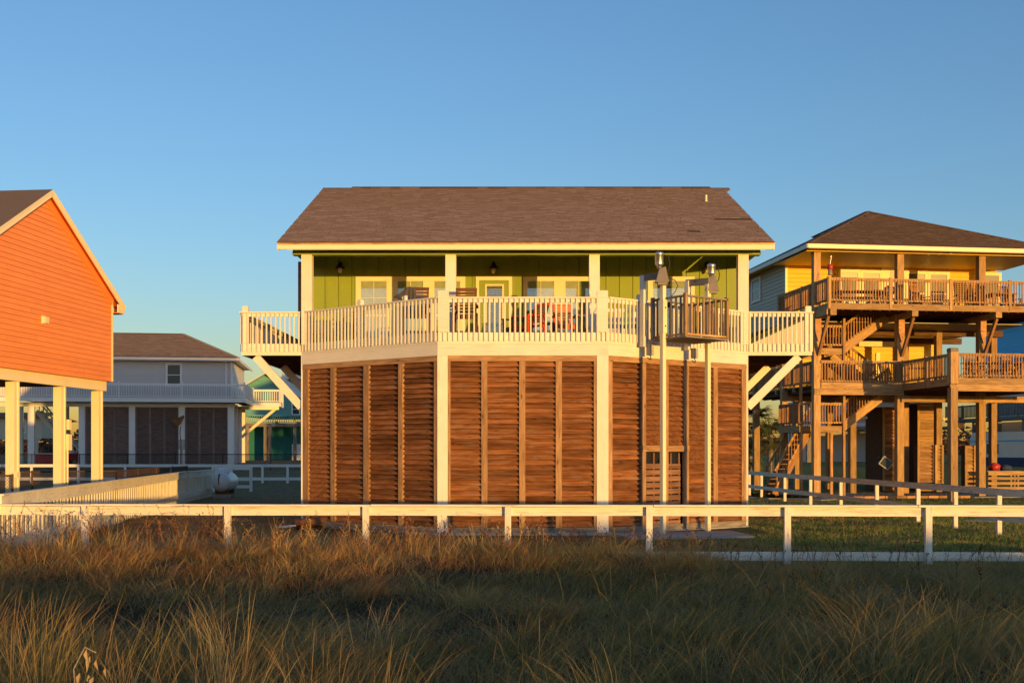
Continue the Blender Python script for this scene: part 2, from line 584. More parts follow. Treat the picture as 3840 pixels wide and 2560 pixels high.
YF, YB, YW = 26.4, 29.2, 32.06
FL, FR = (-1.713, YF), (2.217, YF)          # front corners of the three-sided bay
BL, BR = (-5.364, YB), (6.01, YB)           # rear corners
WL, WR = (-6.89, YB), (7.64, YB)            # outer corners of the side walks
DECK = 4.62
house = thing('green_house', 'green stilt house with brown shingle roof, white porch and louvered brown ground storey', 'house', (0.3, YB, 0))

# roof
ER, RR, BRR = 28.6, 35.6, 42.6
ZE, ZR = 7.14, 10.08
XL, XR = -5.86, 6.55
roof = MB()
roof.prism([(XL, ER, ZE - 0.03), (XL, RR, ZR - 0.03), (XL, BRR, ZE - 0.03), (XL, BRR, ZE - 0.15), (XL, RR, ZR - 0.17), (XL, ER, ZE - 0.15)], (XR - XL, 0, 0), 1)
roof = roof.build('roof', [SHINGLE, SHEDGE], house)
sl = Vector((0, RR - ER, ZR - ZE))
gap = lambda u, v: (u > XR - XL - 0.95 and 2.62 < v < 2.76) or (u > XR - XL - 1.95 and u < XR - XL - 1.62 and 1.1 < v < 1.24)
shingles(roof, (XL, ER - 0.03, ZE - 0.02), (1, 0, 0), sl, XR - XL, sl.length, lambda u, v: True, [SHINGLE, SHEDGE], 290, skip=gap, th=0.018)
bk = Vector((0, RR - BRR, ZR - ZE))
MB().add([(XL, BRR, ZE - 0.02), (XR, BRR, ZE - 0.02), (XR, RR, ZR - 0.02), (XL, RR, ZR - 0.02)], [(0, 1, 2, 3)]).build('rear_slope', SHINGLE, roof)
rc = MB()
x = XL
while x < XR - 0.05:
    w = 0.30
    up = 0.035 if (-5.05 < x < 5.85) else 0.0
    rc.add([(x, RR - 0.16, ZR - 0.068 + up), (x + w, RR - 0.16, ZR - 0.068 + up), (x + w, RR, ZR + 0.012 + up), (x, RR, ZR + 0.012 + up), (x, RR + 0.16, ZR - 0.068 + up), (x + w, RR + 0.16, ZR - 0.068 + up), (x, RR - 0.16, ZR - 0.115), (x + w, RR - 0.16, ZR - 0.115)],
           [(0, 1, 2, 3), (3, 2, 5, 4), (6, 7, 1, 0)])
    x += w
rc.build('ridge_cap', SHINGD, roof)
# two lifted shingles near the right edge
for (u0, v0, L) in ((-1.05, 2.70, 0.98), (-2.0, 1.16, 0.32)):
    p = Vector((XR + u0, ER, ZE)) + sl.normalized() * v0
    MB().bar(p + Vector((0, 0, 0.012)), p + Vector((L, 0, 0.02)), 0.16, 0.012, (0, -0.5, 1)).build('lifted_shingle', SHEDGE, roof)
vp = Vector((PX(2630, 34.4), 33.55, 0)); vp.z = ZE + (vp.y - ER) * 0.42
MB().tube(vp + Vector((0, 0, -0.1)), vp + Vector((0, 0, 0.19)), 0.032, 0.032, 12).tube(vp + Vector((0, 0, -0.02)), vp + Vector((0, 0, 0.03)), 0.06, 0.035, 12).build('vent_pipe', CREAM, house)
bar(house, 'drip_edge', DRIP, (XL, ER - 0.012, ZE - 0.05), (XR, ER - 0.012, ZE - 0.05), 0.012, 0.045)
bar(house, 'fascia', CREAM, (XL, ER + 0.01, 7.018), (XR, ER + 0.01, 7.018), 0.035, 0.125)
for xx in (XL + 0.012, XR - 0.012):
    bar(house, 'rake_board', CREAM, (xx, ER + 0.03, ZE - 0.13), (xx, RR, ZR - 0.13), 0.03, 0.17)
    bar(house, 'rake_board', CREAM, (xx, BRR, ZE - 0.13), (xx, RR, ZR - 0.13), 0.03, 0.17)
MB().prism([(-5.62, ER + 0.03, 6.945), (-5.62, YW + 0.2, 8.40), (-5.62, YW + 0.2, 8.43), (-5.62, ER + 0.03, 6.975)], (11.95, 0, 0)).build('porch_ceiling', CREAM, house)
bar(house, 'porch_beam', DGREEN, (-5.57, 29.2, 6.93), (6.31, 29.2, 6.93), 0.26, 0.06)
bar(house, 'porch_beam', DGREEN, (-5.57, 29.22, 7.04), (6.31, 29.22, 7.04), 0.2, 0.16)

# body of the house behind the porch
HB = 41.5
body = MB()
body.box(-5.60, 6.34, YW + 0.03, HB, DECK - 0.2, 8.38)
body.prism([(-5.60, YW - 2.6, 6.99), (-5.60, RR, ZR - 0.2), (-5.60, HB, 7.2)], (0.05, 0, 0))
body.prism([(6.29, YW - 2.6, 6.99), (6.29, RR, ZR - 0.2), (6.29, HB, 7.2)], (0.05, 0, 0))
wall = body.build('wall', DGREEN, house)
xb = -5.60
while xb < 6.3:
    x1 = min(xb + 0.374, 6.33)
    MB().box(xb + 0.006, x1 - 0.008, YW - 0.004, YW + 0.028, DECK, 8.36).build('wall_board', GREEN, wall)
    MB().box(xb + 0.006, xb + 0.058, YW - 0.018, YW - 0.004, DECK, 8.33).build('batten', GREEN, wall)
    xb += 0.374
bar(house, 'downspout', BROWNT, (-5.555, 30.0, 4.7), (-5.555, 30.0, 6.87), 0.07, 0.09)

def house_window(px0, px1, units, top=1038.0, bot=1310.0, slats=26, open_right=False):
    """trim round one or more sash windows on the green wall"""
    x0, x1 = PX(px0, YW), PX(px1, YW)
    zt, zb = PZ(top, YW), PZ(bot, YW)
    tw = 0.10
    tr = MB()
    tr.box(x0, x1, YW - 0.045, YW - 0.018, zt - tw, zt)
    tr.box(x0 - 0.02, x1 + 0.02, YW - 0.055, YW - 0.018, zb - 0.06, zb)
    edges = [x0] + [PX(v, YW) for u in units for v in u] + [x1]
    for a, b in zip(edges[0::2], edges[1::2]):
        tr.box(a, b, YW - 0.044, YW - 0.018, zb, zt - tw)
    win = tr.build('window', TRIMY, house)
    for k, (ua, ub) in enumerate(units):
        a, b = PX(ua, YW), PX(ub, YW)
        t, q = zt - tw, zb
        MB().box(a, b, YW - 0.016, YW - 0.010, q, t).build('room', DARKGLASS, win)
        bl = MB()
        ns = int((t - q) / 0.05)
        for s in range(ns):
            z = t - 0.05 - s * 0.05
            ry = 0.3
            lim = b - 0.02
            if open_right and k == len(units) - 1 and s % 1 == 0:
                lim = a + (b - a) * 0.55
            bl.bar((a + 0.02, YW - 0.024, z), (lim, YW - 0.024, z), 0.048, 0.003, (0, -math.cos(ry), math.sin(ry)))
        bl.build('blind', BLIND, win)
        MB().box(a, b, YW - 0.034, YW - 0.031, q, t).build('pane', GLASS, win)
        mid = q + (t - q) * 0.49
        sa = MB()
        sa.box(a, b, YW - 0.043, YW - 0.030, mid - 0.03, mid + 0.03)
        for xa in (a, b - 0.03):
            sa.box(xa, xa + 0.03, YW - 0.042, YW - 0.031, q, t)
        sa.box(a + 0.03, b - 0.03, YW - 0.042, YW - 0.031, t - 0.025, t)
        sa.build('sash', TRIMY, win)
        mu = MB()
        mu.box((a + b) / 2 - 0.007, (a + b) / 2 + 0.007, YW - 0.038, YW - 0.035, mid + 0.03, t - 0.025)
        mu.box(a + 0.03, b - 0.03, YW - 0.039, YW - 0.0355, (mid + t) / 2 - 0.007, (mid + t) / 2 + 0.007)
        mu.build('muntin', TRIMY, win)
    return win
house_window(1334, 1745, [(1350, 1454), (1488, 1591), (1625, 1729)])
house_window(1962, 2245, [(1974, 2081), (2116, 2222)], open_right=True)
house_window(2429, 2604, [(2444, 2588)])
# door
dx0, dx1 = PX(1784, YW), PX(1921, YW)
zt = PZ(1038, YW)
tr = MB()
tr.box(dx0, dx1, YW - 0.05, YW - 0.018, zt - 0.105, zt)
tr.box(dx0, dx0 + 0.10, YW - 0.049, YW - 0.018, DECK, zt - 0.105)
tr.box(dx1 - 0.10, dx1, YW - 0.049, YW - 0.018, DECK, zt - 0.105)
dtrim = tr.build('door_frame', TRIMY, house)
door = MB()
lx0, lx1 = PX(1819, YW), PX(1890, YW)
lzt, lzb = PZ(1066, YW), DECK + 0.2
door.box(dx0 + 0.11, lx0, YW - 0.03, YW - 0.012, DECK + 0.02, zt - 0.12)
door.box(lx1, dx1 - 0.11, YW - 0.03, YW - 0.012, DECK + 0.02, zt - 0.12)
door.box(lx0, lx1, YW - 0.03, YW - 0.012, lzt, zt - 0.12)
door.box(lx0, lx1, YW - 0.03, YW - 0.012, DECK + 0.02, lzb)
door = door.build('door', GREEN, house)
lf = MB()
for (a, b, c, d) in ((lx0, lx1, lzt - 0.05, lzt), (lx0, lx1, lzb, lzb + 0.05), (lx0, lx0 + 0.05, lzb, lzt), (lx1 - 0.05, lx1, lzb, lzt)):
    lf.box(a, b, YW - 0.042 - (0.001 if a == lx0 and b == lx1 else 0), YW - 0.03, c, d)
lf.build('lite_frame', TRIMY, door)
MB().box(lx0 + 0.05, lx1 - 0.05, YW - 0.02, YW - 0.016, lzb, lzt).build('room', DARKGLASS, door)
bl = MB()
for s in range(34):
    z = lzt - 0.07 - s * 0.05
    if z > lzb + 0.05:
        bl.bar((lx0 + 0.06, YW - 0.025, z), (lx1 - 0.06, YW - 0.025, z), 0.044, 0.003, (0, -0.7, 0.7))
bl.build('blind', BOXGREY, door)
MB().box(lx0 + 0.05, lx1 - 0.05, YW - 0.034, YW - 0.032, lzb, lzt).build('pane', GLASS, door)
for zz in (5.52, 5.70):
    MB().tube((dx0 + 0.16, YW - 0.03, zz), (dx0 + 0.16, YW - 0.09, zz), 0.022, 0.03, 10).build('handle', BRASS, door)
# porch lamps
for px in (1278, 1851, 2648):
    c = Vector((PX(px, YW), YW - 0.16, PZ(1003, YW)))
    lamp = MB()
    lamp.lathe([(0.005, 0.155), (0.02, 0.15), (0.03, 0.08), (0.075, 0.02), (0.135, -0.035), (0.14, -0.045), (0.07, -0.04)], Matrix.Translation(c), 16)
    lamp.tube(c + Vector((0, 0, 0.06)), c + Vector((0, 0.15, 0.09)), 0.015)
    lamp.tube(c + Vector((0, 0.13, 0.09)), c + Vector((0, 0.16, 0.09)), 0.06, 0.06, 12)
    lamp = lamp.build('porch_lamp', LAMPBLK, house)
    MB().lathe([(0.035, -0.04), (0.058, -0.07), (0.052, -0.14), (0.03, -0.175), (0.005, -0.18)], Matrix.Translation(c), 14).build('lamp_globe', BULB, lamp)
# porch posts
for px in (1153, 1691, 2228, 2784):
    xx = PX(px, YB)
    bar(house, 'porch_post', WHITE, (xx, YB, DECK), (xx, YB, 6.898), 0.265, 0.265)

# deck
fl = MB()
fl.prism([(WL[0] + 0.05, YB + 0.06, 4.55), (BL[0] + 0.02, YB + 0.06, 4.55), (FL[0] + 0.03, YF + 0.07, 4.55), (FR[0] - 0.03, YF + 0.07, 4.55), (BR[0] - 0.02, YB + 0.06, 4.55), (WR[0] - 0.05, YB + 0.06, 4.55), (WR[0] - 0.05, 38.5, 4.55), (WL[0] + 0.05, 38.5, 4.55)], (0, 0, 0.07))
deck = fl.build('deck', PINER, house)
for k in range(16):
    y = YB + 0.25 + k * 0.6
    for (a, b) in ((WL[0] + 0.03, BL[0] + 0.05), (BR[0] - 0.05, WR[0] - 0.03)):
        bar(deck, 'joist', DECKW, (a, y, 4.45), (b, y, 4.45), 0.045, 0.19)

def railing(a, b, posts=(), cap_over=0.0, skirt=True, spacing=0.118, wing=False, rim_bottom=4.39):
    fr, L = frame(a, b)
    r = MB()
    r.box(-cap_over, L + cap_over, -0.05, 0.10, 5.435, 5.47, fr)
    r.box(0, L, 0.002, 0.042, 5.345, 5.434, fr)
    rl = r.build('railing', WHITE, house)
    n = int(L / spacing)
    s0 = (L - n * spacing) / 2
    for k in range(n + 1):
        xx = s0 + k * spacing
        if k == 0 or k == n:
            xx = min(max(xx, 0.03), L - 0.03)
        j = random.uniform(-0.004, 0.004)
        bar(rl, 'baluster', WHITE, (xx + j, -0.020, 4.455 + random.uniform(-0.006, 0.006)), (xx - j * 0.5, -0.020, 5.433), 0.036, 0.038, fr)
    bar(rl, 'rim_board', WHITE, (0, 0.02, (4.655 + rim_bottom) / 2), (L, 0.02, (4.655 + rim_bottom) / 2), 0.04, 4.655 - rim_bottom, fr)
    if skirt:
        bar(rl, 'skirt_board', WHITE, (0, 0.024, 4.257), (L, 0.024, 4.257), 0.04, 0.262, fr)
    for (t, px, w) in posts:
        p = rl
        b_ = MB()
        b_.box(t - w / 2, t + w / 2, -0.045 if w > 0.2 else 0.0, 0.12, 4.66, 5.60, fr)
        b_.box(t - w / 2 + 0.012, t + w / 2 - 0.012, -0.03 if w > 0.2 else 0.012, 0.105, 5.60, 5.618, fr)
        b_.build('rail_post', WHITE, rl)
    return rl
LL = math.hypot(FL[0] - BL[0], FL[1] - BL[1])
railing(FL, FR, [(0.135, 0, 0.245), (3.93 - 0.135, 0, 0.25)])
railing(BL, FL, [(2.05, 0, 0.13)])
railing(FR, BR, [(1.05, 0, 0.14)])
railing(WL, BL, [(0.09, 0, 0.15)], 0.04, False, 0.118, True, 4.36)
railing(BR, WR, [(1.63 - 0.09, 0, 0.15)], 0.04, False, 0.118, True, 4.36)
railing((WL[0], 38.4), (WL[0], YB + 0.05), [], 0, False, 0.125, True, 4.36)
railing((WR[0], YB + 0.05), (WR[0], 38.4), [], 0, False, 0.125, True, 4.36)
# corner posts of the bay and brackets under the side walks
for (x0, x1) in ((FL[0] - 0.005, FL[0] + 0.233), (FR[0] - 0.263, FR[0] + 0.004)):
    bar(house, 'corner_post', WHITE, ((x0 + x1) / 2, YF + 0.115, -0.05), ((x0 + x1) / 2, YF + 0.115, 4.124), x1 - x0, 0.25)
for (xx, s) in ((BL[0], 1), (BR[0], -1)):
    bar(house, 'corner_post', WHITE, (xx + 0.025 * s, YB + 0.1, -0.05), (xx + 0.025 * s, YB + 0.1, 4.36), 0.06, 0.2)
    for y in (YB + 0.12, YB + 3.6):
        xo = -6.55 if s > 0 else 7.33
        xi = BL[0] - 0.02 if s > 0 else BR[0] + 0.02
        bar(house, 'brace', WHITE, (xi, y, 3.05), (xo, y, 4.34), 0.09, 0.2)

# louvered ground storey
def on_panel(a, b, px):
    """distance along the plan line a-b where the view ray through column px meets it"""
    k = (px - CX) / F
    dx, dy = b[0] - a[0], b[1] - a[1]
    t = (k * a[1] - a[0]) / (dx - k * dy)
    return t * math.hypot(dx, dy)

SLATS = []
def louver_panel(a, b, edges, zt=3.99, zb=0.17, plate=True, door_bays=()):
    """edges: columns of the mullions, as (left, right) pairs"""
    fr, L = frame(a, b)
    pn = MB()
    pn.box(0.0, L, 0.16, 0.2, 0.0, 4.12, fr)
    pn = pn.build('louver_panel', CAVSHADE, house)  # backing sheet: dark gaps between slats come from its colour
    P = [(on_panel(a, b, p), on_panel(a, b, q)) for p, q in edges]
    bar(pn, 'top_plate', FRAMEW, (P[0][0], 0.04, 4.057), (P[-1][1], 0.04, 4.057), 0.09, 0.13, fr)
    bar(pn, 'base_board', GREYWOOD, (P[0][0], 0.05, 0.075), (P[-1][1], 0.05, 0.075), 0.08, 0.19, fr)
    for k, (p, q) in enumerate(P):
        z0 = zb
        bar(pn, 'mullion', FRAMEW, ((p + q) / 2, 0.035, z0), ((p + q) / 2, 0.035, 3.991), q - p, 0.07, fr)
    for k in range(len(P) - 1):
        x0, x1 = P[k][1] - 0.01, P[k + 1][0] + 0.01
        z0 = zb
        if k in door_bays:
            z0 = 2.05
        n = int(round((3.985 - z0) / 0.1205))
        st = (3.985 - z0) / n
        for i in range(n):
            z = z0 + i * st
            j = random.uniform(-0.005, 0.005); j2 = random.uniform(-0.005, 0.005)
            SLATS.append((pn, fr, x0, x1, z, st, j, j2))
    return pn, fr, P
pL, frL, PL = louver_panel(BL, FL, [(1137, 1155), (1239, 1255), (1362, 1382), (1493, 1509), (1627, 1639)])
pF, frF, PF = louver_panel(FL, FR, [(1680, 1689), (1805, 1828), (1947, 1970), (2084, 2107), (2227, 2237)])
pR, frR, PR = louver_panel(FR, BR, [(2283, 2297), (2406, 2423), (2495, 2507), (2566, 2584), (2676, 2692), (2782, 2799)], door_bays=(1, 2))
def add_slat(pn, fr, x0, x1, z, st, j, j2, mb=None):
    # lower edge near the face, upper edge set back
    p0 = Vector((x0, 0.068, z + st * 0.56 + j)); p1 = Vector((x1, 0.068, z + st * 0.56 + j2))
    up = (0, 0.118, 0.13)
    if mb is None:
        A = axes(p0, p1, up)
        link('slat', box_mesh(round((x1 - x0) / 0.01) * 0.01, 0.018, 0.150, SLAT), pn, fr @ A)
    else:
        mb.bar(p0, p1, 0.018, 0.150, up, fr)
SLATS.sort(key=lambda s: -(s[3] - s[2]) / (1.0 if s[0] is pF else 1.6))
restm = {}
for i, s in enumerate(SLATS):
    if i < 300:
        add_slat(*s)
    else:
        mb = restm.setdefault(s[0].name, (s[0], MB()))[1]
        add_slat(*s, mb=mb)
for k, (pn, mb) in restm.items():
    mb.build('lower_slats', SLAT, pn)['kind'] = 'stuff'
# header over the opening in the right panel, and sides of the house under the floor
x0, x1 = PR[1][0], PR[3][1]
bar(pR, 'header', FRAMEW, (x0, 0.028, 1.985), (x1, 0.028, 1.985), 0.09, 0.14, frR)
MB().box(PR[1][1], PR[3][0], 0.155, 0.158, 0.0, 1.9, frR).build('opening_shade_sheet', BLACK, pR)  # black sheet added to stand in for the shade inside the opening
for (xx) in (BL[0] + 0.02, BR[0] - 0.06):
    sw = MB()
    for k in range(33):
        z = 0.15 + k * 0.121
        sw.bar((xx + 0.02, YB + 0.2, z + 0.06), (xx + 0.02, HB, z + 0.06), 0.03, 0.125)
    sw.build('side_siding', FRAMEW, house)
MB().box(BL[0] + 0.05, BR[0] - 0.07, HB - 0.05, HB, 0, 4.5).build('rear_skirt', FRAMEW, house)
# pallet gate standing in the opening
pw = thing('wooden_pallet', 'weathered slatted wooden pallet standing upright in the opening of the louvered wall', 'pallet', (frR @ Vector(((x0 + x1) / 2, 0.1, 0))))
ox0, ox1 = PR[1][1] + 0.03, PR[3][0] - 0.03
for k in range(5):
    xx = ox0 + 0.04 + (ox1 - ox0 - 0.08) * k / 4
    bar(pw, 'stringer', PALLETW, (xx, 0.125, 0.04), (xx, 0.125, 1.88), 0.04, 0.045, frR)
for k in range(10):
    z = 0.20 + k * 0.152
    bar(pw, 'plank', PALLETW, (ox0 + 0.05, 0.09, z), (ox1 - 0.02, 0.09 , z + random.uniform(-0.008, 0.008)), 0.02, 0.118, frR)
bar(pw, 'diagonal', PALLETW, ((ox0 + ox1) / 2 - 0.1, 0.09, 1.66), ((ox0 + ox1) / 2 + 0.08, 0.09, 1.86), 0.02, 0.05, frR)
slab('concrete_pad', [(2.6, 24.9), (5.4, 25.4), (5.2, 27.3), (3.4, 26.6), (2.3, 26.2)], 0.045, 0.08, CONC)
slab('concrete_footing', [(-1.75, 26.15), (2.3, 26.15), (2.3, 26.42), (-1.75, 26.42)], 0.06, 0.1, CONC)
for (a, b) in ((BL, FL), (FR, BR)):
    fr, L = frame(a, b)
    pts = [fr @ Vector(p) for p in ((0, -0.06, 0), (L, -0.06, 0), (L, 0.02, 0), (0, 0.02, 0))]
    slab('concrete_footing', [(p.x, p.y) for p in pts], 0.03, 0.1, CONC)
bar(house, 'garden_hose_bib', BOXGREY, (-5.3, YB - 0.02, 4.06), (-5.18, YB - 0.02, 4.0), 0.02, 0.02)
# ------------------------------------------------------------------ cargo lift in front of the right bay
lift = thing('cargo_lift', 'outdoor cargo lift with slatted wooden cage and two shiny motors on tall cream posts', 'cargo lift', (4.05, 26.7, 0))
dP = Vector((0.8046, 0.594, 0)); nP = Vector((0.594, -0.8046, 0))
P1 = Vector((3.457, 26.26, 0)); P2 = Vector((4.65, 27.1, 0))
frP = Matrix(((dP.x, -nP.x, 0, P1.x), (dP.y, -nP.y, 0, P1.y), (0, 0, 1, 0), (0, 0, 0, 1)))   # x along the bay, y towards it
SP = (P2 - P1).length
for x in (0.0, SP):
    bar(lift, 'front_post', CREAM, (x, 0, 0.0), (x, 0, 5.87), 0.10, 0.10, frP)
    bar(lift, 'rear_post', WHITE, (x, 0.66, 4.36), (x, 0.66, 6.02), 0.10, 0.13, frP)
    bar(lift, 'top_beam', GREYWOOD, (x, -0.05, 5.93), (x, 0.72, 5.98), 0.05, 0.16, frP)
    jb = MB().box(x + 0.06, x + 0.19, 0.50, 0.62, 4.16, 4.40, frP)
    jb.build('junction_box', BOXGREY, lift)
    MB().path([frP @ Vector(p) for p in ((x + 0.12, 0.56, 4.17), (x + 0.10, 0.5, 4.08), (x + 0.04, 0.46, 4.05), (x - 0.02, 0.5, 4.10))], 0.012).build('cable', BLACK, lift)
def motor(x, tall, zb, dx, dy):
    c = frP @ Vector((x + dx, dy, zb))
    T = Matrix.Translation(c)
    g = MB()
    g.add([T @ Vector(p) for p in ((-0.14, -0.11, -0.16), (0.16, -0.11, -0.16), (0.16, 0.12, -0.16), (-0.14, 0.12, -0.16), (-0.05, -0.08, 0.16), (0.09, -0.08, 0.20), (0.09, 0.09, 0.20), (-0.05, 0.09, 0.16))], MB.BF)
    g.box(-0.09, 0.13, -0.09, 0.10, -0.22, -0.16, T)
    g = g.build('gearbox', GEARBOX, lift)
    m = MB()
    m.lathe([(0.035, 0.16), (0.06, 0.20), (0.06, 0.235), (0.092, 0.245), (0.095, 0.26), (0.095, tall - 0.05), (0.098, tall - 0.045), (0.098, tall), (0.06, tall + 0.02), (0.005, tall + 0.022)], T @ Matrix.Translation((-0.05 if x < 0.5 else 0.0, 0, 0)), 20)
    m.build('motor', METAL, lift)
    k = MB().path([T @ Vector(p) for p in ((0.05, -0.02, tall - 0.04), (0.15, -0.02, tall - 0.08), (0.19, -0.02, tall - 0.22), (0.17, -0.03, tall - 0.36), (0.10, -0.05, 0.02), (0.06, -0.08, -0.05))], 0.011)
    k.build('cable', BLACK, lift)
motor(0.0, 0.52, 5.93, -0.07, -0.02)
motor(SP, 0.47, 5.87, 0.10, -0.02)
MB().path([P1 + Vector(p) for p in ((0.12, -0.06, 5.88), (0.27, -0.07, 5.82), (0.33, -0.07, 5.70), (0.27, -0.07, 5.56), (0.17, -0.07, 5.44), (0.16, -0.07, 5.28), (0.22, -0.07, 5.20), (0.26, -0.07, 5.27))], 0.010).build('hanging_cable', BLACK, lift)
MB().box(0.04, 0.09, -0.07, 0.02, 5.22, 5.34, frP @ Matrix.Translation((0.1, 0, 0))).build('switch_box', BLACK, lift)
# cage
c0, c1, f0, f1 = 0.06, SP - 0.06, -0.66, 0.40
zb, zt = 4.50, 5.42
bar(lift, 'platform', GREYWOOD, (c0 - 0.03, (f0 + f1) / 2, zb), (c1 + 0.03, (f0 + f1) / 2, zb), f1 - f0 + 0.06, 0.04, frP)
for (x, y) in ((c0, f0), (c1, f0), (c1, f1), (c0, f1)):
    bar(lift, 'cage_post', PINE if y == f0 else GREYWOOD, (x, y, zb + 0.02), (x, y, zt + 0.06), 0.075, 0.075, frP)
sides = [((c0, f0), (c1, f0)), ((c1, f0), (c1, f1)), ((c0, f1), (c1, f1)), ((c0, f0), (c0, f1))]
for k, (a, b) in enumerate(sides):
    for z in (zt, zb + 0.06):
        bar(lift, 'cage_rail', GREYWOOD if z > 5 else PINE, (a[0], a[1], z), (b[0], b[1], z), 0.075 if z > 5 else 0.05, 0.04, frP)
    n = 7
    for i in range(1, n):
        t = i / n
        x, y = a[0] + (b[0] - a[0]) * t, a[1] + (b[1] - a[1]) * t
        bar(lift, 'cage_baluster', PINE if k < 2 else GREYWOOD, (x, y, zb + 0.08), (x, y, zt - 0.02), 0.035, 0.035, frP)
for x in (0.0, SP):
    bar(lift, 'carriage', CREAM, (x, 0.0, 4.62), (x, 0.0, 5.38), 0.135, 0.16, frP)
    for z in (4.78, 5.2):
        MB().tube(frP @ Vector((x, -0.08, z)), frP @ Vector((x, -0.095, z)), 0.018, 0.018, 8).build('bolt', BLACK, lift)

# ------------------------------------------------------------------ furniture
def slat_chair(name, label, cat, loc, rz, mat, seat=0.42, top=1.05, w=0.56, n=9, lean=0.16, group=None, slat_dir='h', roll_top=True):
    """wooden chair with slatted back and seat; faces local -y"""
    t = thing(name, label, cat, loc, rz, group)
    M = W[t.name]
    for s in (-1, 1):
        x = s * w / 2
        bar(t, 'leg', mat, (x, -0.25, 0), (x, -0.25, seat + 0.22), 0.05, 0.07, M)
        bar(t, 'leg', mat, (x, 0.24, 0), (x, 0.24 + lean * 0.4, seat + 0.1), 0.05, 0.07, M)
        bar(t, 'back_stile', mat, (x * 0.9, 0.22, seat - 0.05), (x * 0.9, 0.22 + lean * 1.4, top), 0.045, 0.05, M)
        bar(t, 'armrest', mat, (x * 1.06, -0.30, seat + 0.235), (x * 1.06, 0.30, seat + 0.235), 0.10, 0.03, M)
    for i in range(6):
        y = -0.24 + i * 0.09
        bar(t, 'seat_slat', mat, (-w / 2, y, seat), (w / 2, y, seat), 0.07, 0.025, M)
    bar(t, 'apron', mat, (-w / 2, -0.265, seat - 0.06), (w / 2, -0.265, seat - 0.06), 0.025, 0.09, M)
    h = top - seat - 0.08
    for i in range(n):
        f = (i + 0.6) / n
        z = seat + 0.08 + h * f
        y = 0.19 + lean * 1.4 * (z - seat + 0.05) / (top - seat + 0.05)
        bar(t, 'back_slat', mat, (-w / 2 * 0.96, y, z), (w / 2 * 0.96, y, z), 0.02, h / n * 0.74, M)
    if roll_top:
        bar(t, 'top_slat', mat, (-w / 2, 0.20 + lean * 1.5, top), (w / 2, 0.20 + lean * 1.5, top), 0.07, 0.05, M)
    for z in (0.16,):
        for s in (-1, 1):
            bar(t, 'stretcher', mat, (s * w / 2, -0.25, z), (s * w / 2, 0.24, z), 0.03, 0.05, M)
        bar(t, 'stretcher', mat, (-w / 2, -0.25, z + 0.03), (w / 2, -0.25, z + 0.03), 0.03, 0.06, M)
    return t
D = DECK + 0.005
c1_ = slat_chair('deck_chair', 'tall dark brown slatted deck chair with a charcoal cloth draped over its back', 'chair', (PX(1560, 28.1), 28.1, D), R(2), CHAIRB, 0.62, 1.33, 0.62, 8, 0.1, 'dark brown slatted chairs on the green house deck')
c2_ = slat_chair('deck_chair', 'tall dark brown slatted deck chair left of the green door, nothing on it', 'chair', (PX(1744, 28.2), 28.2, D), R(-3), CHAIRB, 0.62, 1.33, 0.53, 8, 0.1, 'dark brown slatted chairs on the green house deck')
slat_chair('adirondack_chair', 'orange red slatted chair turned to the side, nearer the green door', 'chair', (PX(1984, 28.4), 28.4, D), R(-50), CHAIRO, 0.40, 0.96, 0.5, 11, 0.16, 'orange slatted chairs on the green house deck')
slat_chair('adirondack_chair', 'orange red slatted chair facing straight out below the blinds of the pair window', 'chair', (PX(2118, 28.4), 28.4, D), R(6), CHAIRO, 0.40, 0.96, 0.5, 11, 0.16, 'orange slatted chairs on the green house deck')
slat_chair('folding_chair', 'dark green slatted chair with rounded back beside the orange chairs', 'chair', (PX(1938, 29.0), 29.0, D), R(-60), CHAIRG, 0.4, 0.86, 0.42, 9, 0.15)
for (ch, lab) in ((c1_, 'navy back cushion on the left brown deck chair'),):
    q = W[ch.name]
    o = MB().box(-0.27, 0.27, -0.04, 0.06, 0.70, 1.12, q @ Matrix.Translation((0, 0.16, 0.0)) @ Matrix.Rotation(R(-6), 4, 'X')).build('cushion', NAVY)
    tag(o, lab, 'cushion')
slat_chair('folding_chair', 'dark green slatted chair behind the left bay rail, near the left window', 'chair', (PX(1300, 30.2), 30.2, D), R(20), CHAIRG, 0.42, 0.98, 0.5, 9, 0.15)
# cloth draped over the left chair
def drape():
    c = W[c1_.name] @ Vector((-0.20, 0.31, 1.36))
    vs = []; fs = []
    nx, ny = 22, 14
    for j in range(ny):
        for i in range(nx):
            u = i / (nx - 1) - 0.5; v = j / (ny - 1)
            x = u * (0.34 + 0.08 * v)
            if u < 0:
                x -= 0.10 * v * (1 - v) * 3 * -u
            fold = 0.018 * math.sin(u * 26 + 1.0 + v) * (0.4 + v)
            z = -0.36 * v + 0.012 * math.sin(u * 14) - (0.20 * (abs(u) * 2) ** 1.3 * (1 - v) if u < 0 else 0.01) - (0.08 * u * v)
            if u < 0: x -= 0.16 * (abs(u) * 2) ** 1.5 * (1 - abs(2 * v - 0.8))
            y = -0.06 - 0.035 * v + fold
            vs.append(c + Vector((x, y, z)))
    for j in range(ny - 1):
        for i in range(nx - 1):
            a = j * nx + i
            fs.append((a, a + 1, a + nx + 1, a + nx))
    n = len(vs)
    back = [p + Vector((0, 0.10 - 0.05 * (k // nx) / ny, 0.0)) for k, p in enumerate(vs)]
    m = MB().add(vs, fs, 0, True).add(back, [tuple(reversed(f)) for f in fs], 0, True)
    m.add(vs[:nx] + back[:nx], [(i, nx + i, nx + i + 1, i + 1) for i in range(nx - 1)], 0, True)
    o = m.build('cloth', CLOTH)
    tag(o, 'charcoal cloth draped over the back of the left brown chair', 'cloth')
drape()
